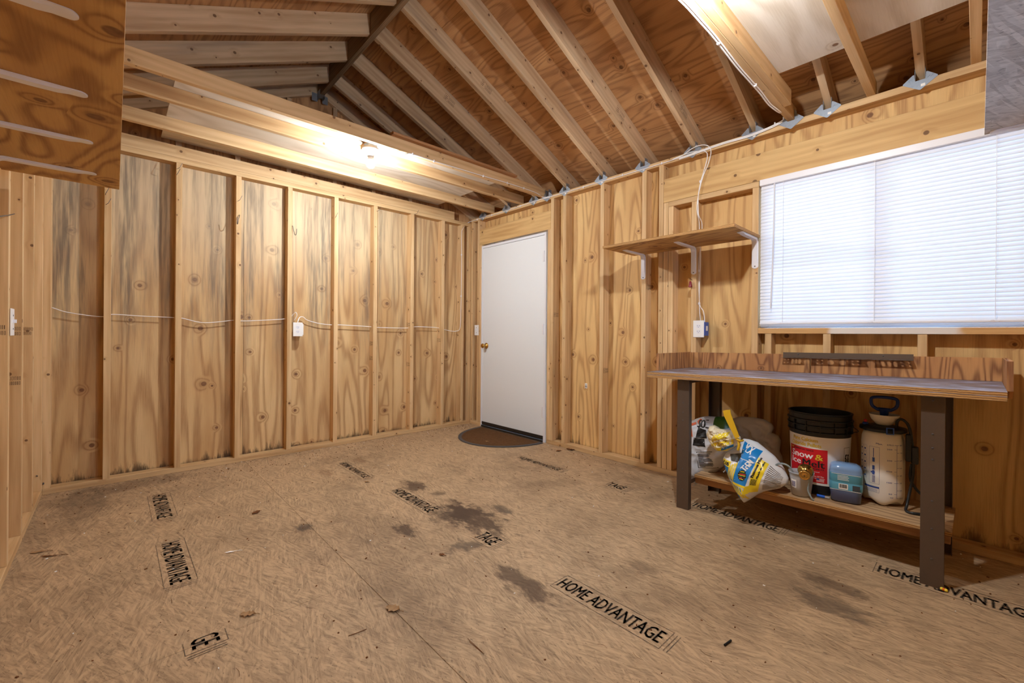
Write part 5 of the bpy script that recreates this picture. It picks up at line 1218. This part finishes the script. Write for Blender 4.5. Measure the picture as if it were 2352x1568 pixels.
leaf(212, 1111, 0.075, 0.05, 1.4, 'leafdark', 'brown dead leaf against the bottom plate at far left')
leaf(570, 1412, 0.055, 0.030, 0.9, 'leaf', 'pale curled leaf on the floor seam at lower left')
leaf(903, 1400, 0.06, 0.038, 0.5, 'leaf', 'tan pointed leaf on the floor at lower middle')
leaf(588, 1178, 0.05, 0.032, 2.0, 'leafdark', 'small dark leaf on the floor before the left wall')
leaf(1310, 1033, 0.08, 0.05, 0.3, 'leafdark', 'brown leaf curled on the floor plate right of the door')
leaf(1283, 1036, 0.05, 0.03, 1.3, 'leafdark', 'torn dark leaf scrap just left of the curled leaf by the door')
leaf(1118, 1014, 0.035, 0.018, 0.2, 'leaf', 'pale leaf scrap lying on the half round mat', z=0.013)
leaf(90, 1268, 0.07, 0.02, 1.1, 'leaf', 'thin wood splinter on the floor at far left', 0.1, 'wood_splinter', 1, cat='splinter')
leaf(118, 1277, 0.09, 0.012, 1.0, 'leafdark', 'long dark wood splinter on the floor below the far left stud', 0.1, 'wood_splinter', 1, cat='splinter')
leaf(532, 1268, 0.06, 0.010, 1.2, 'paper', 'narrow pale paper scrap on the floor left of the middle', 0.2, 'paper_scrap', 1, cat='scrap')
leaf(842, 1107, 0.035, 0.02, 0.4, 'leaf', 'tiny tan leaf between the two floor prints near the left wall')
leaf(1015, 1275, 0.03, 0.018, 0.4, 'leafdark', 'tiny dark leaf scrap below the largest floor stain')
p = at(2168, 1357, 2, 0.0); t = thing('foam_earplug', 'yellow and orange foam earplug on the floor by the right bench leg', 'earplug', p)
bm = NB(); lathe(bm, [(0.003, -0.012), (0.0058, -0.009), (0.0062, -0.003)], (0, 0, 0), 14, 'x'); lathe(bm, [(0.0062, 0.0035), (0.0062, 0.009), (0.0045, 0.012)], (0, 0, 0), 14, 'x'); bm.transform(Matrix.Translation(p + Vector((0, 0, 0.0068))) @ Matrix.Rotation(-0.3, 4, 'Z')); obj('foam_end', bm, M['yellow'], t, True)
bm = NB(); lathe(bm, [(0.0064, -0.003), (0.0064, 0.0035)], (0, 0, 0), 14, 'x'); bm.transform(Matrix.Translation(p + Vector((0, 0, 0.0068))) @ Matrix.Rotation(-0.3, 4, 'Z')); obj('foam_band', bm, M['orange'], t, True)
a_, b_ = at(1805, 1213, 2, 0.003), at(1866, 1217, 2, 0.003)
bm = NB(); tube(bm, [a_, (a_ + b_) / 2 + Vector((0, -0.004, 0.001)), b_], 0.0022, 6); tag(obj('thin_stick', bm, M['leaf'], None, True, base=(a_ + b_) / 2), 'thin pale stick on the floor below the bench shelf', 'stick')
a_, b_ = at(1664, 1481, 2, 0.004), at(1679, 1470, 2, 0.004)
bm = NB(); tube(bm, [a_, b_], 0.0035, 6, sub=1); tag(obj('dark_peg', bm, M['dark'], None, base=(a_ + b_) / 2), 'short dark peg on the floor right of the near print', 'peg')
a_, b_ = at(800, 1460, 2, 0.002), at(842, 1444, 2, 0.002)
bm = NB(); tube(bm, [a_, (a_ + b_) / 2 + Vector((0.003, 0, 0.001)), b_], 0.0014, 5); tag(obj('twig', bm, M['leafdark'], None, base=(a_ + b_) / 2), 'thin brown twig on the floor at lower middle', 'twig')
a_, b_ = at(1078, 1472, 2, 0.002), at(1112, 1501, 2, 0.002)
bm = NB(); tube(bm, [a_, (a_ + b_) / 2, b_], 0.0009, 5); tube(bm, [a_ + Vector((-0.015, 0.004, 0)), b_], 0.0008, 5); tag(obj('pine_needle', bm, M['leafdark'], None, base=(a_ + b_) / 2), 'forked pine needle on the floor near the bottom edge', 'needle')
# loose grit: hundreds of crumbs and hair-thin fibres nobody would count
bm = NB(); rg = random.Random(3)
for k in range(900):
    x = rg.uniform(0.05, 4.4); y = rg.uniform(-3.45, -0.05)
    if rg.random() < 0.35: x = abs(rg.gauss(0, 0.25)) + 0.01
    if rg.random() < 0.2: y = -abs(rg.gauss(0, 0.2)) - 0.01
    if y > -0.64 and 0.2 < x < 1.3: continue
    s_ = rg.uniform(0.0012, 0.0035); m4 = Matrix.Translation((x, y, s_ * 0.4)) @ Matrix.Rotation(rg.uniform(0, 6), 4, 'Z') @ Matrix.Diagonal((s_ * rg.uniform(1, 2.5), s_, s_ * 0.7, 1))
    r = bmesh.ops.create_icosphere(bm, subdivisions=0, radius=1.0, matrix=m4) if False else bmesh.ops.create_cube(bm, size=1.4, matrix=m4)
    mi = 0 if rg.random() < 0.85 else 1
    for v in r['verts']:
        for f in v.link_faces: f.material_index = mi
for k in range(160):
    x = rg.uniform(0.2, 4.3); y = rg.uniform(-3.4, -0.66); a = rg.uniform(-0.6, 0.6); L = rg.uniform(0.015, 0.05)
    p0 = Vector((x, y, 0.0012)); d = Vector((math.cos(a), math.sin(a), 0)) * L; nn = Vector((-math.sin(a), math.cos(a), 0)) * rg.uniform(-0.008, 0.008)
    tube(bm, [p0, p0 + d * 0.5 + nn, p0 + d], 0.0005, 4, sub=2)
tag(obj('floor_grit', bm, [M['leafdark'], M['paper']]), 'scattered crumbs and fibres over the wooden floor', 'grit', kind='stuff')

# ---- ink grade stamps on the lumber (too worn to read)
def stamp(par, o, u, v, w, h, seed):
    rg2 = random.Random(seed); o, u, v = Vector(o), Vector(u), Vector(v); fnn = lambda a, b: o + u * a + v * b
    bm = NB(); outline(bm, 0, 0, w * 0.4, h, 0.0014, fnn)
    for r in range(2):
        x = w * 0.45
        while x < w:
            d = rg2.uniform(0.003, 0.007); outline(bm, x, h * (0.08 + 0.5 * r), x + d, h * (0.42 + 0.5 * r), 0.0012, fnn); x += d + 0.003
    for k in range(3): patch(bm, w * 0.06, h * (0.2 + 0.25 * k), w * rg2.uniform(0.2, 0.34), h * (0.28 + 0.25 * k), fnn)
    k_ = obj('grade_stamp', bm, pm('stamp_ink', srgb(96, 78, 62), 0.8, 0.1), par); k_['kind'] = 'stuff'
for x, z, sd in ((1.2605, 1.055, 1), (0.8645, 1.05, 2), (0.4635, 1.05, 3), (0.8645, 0.80, 4)): stamp(wc, (x, YC - 0.075, z), (0, 1, 0), (0, 0, 1), 0.068, 0.05, sd)
for y, z, sd in ((-1.23, 0.80, 5), (-1.23, 0.95, 6), (-0.809, 1.15, 7), (-0.809, 0.72, 8), (-0.416, 0.98, 9)): stamp(wl, (-0.085, y - 0.0006, z), (1, 0, 0), (0, 0, 1), 0.07, 0.045, sd)
for x, z, sd in ((1.3286, 1.25, 10), (1.9176, 0.74, 11), (2.3276, 1.45, 12)): stamp(wr, (x, 0.01, z), (0, 1, 0), (0, 0, 1), 0.07, 0.045, sd)
for x, y, sd in ((1.465, -1.05, 13), (1.05, -1.12, 14), (2.292, -0.42, 15), (2.705, -0.25, 16)):
    stamp(ce, (x + 0.0197, y, ROOFZ(y) + 0.05), (0, math.cos(ang), -math.sin(ang)), (0, math.sin(ang), math.cos(ang)), 0.11, 0.06, sd)
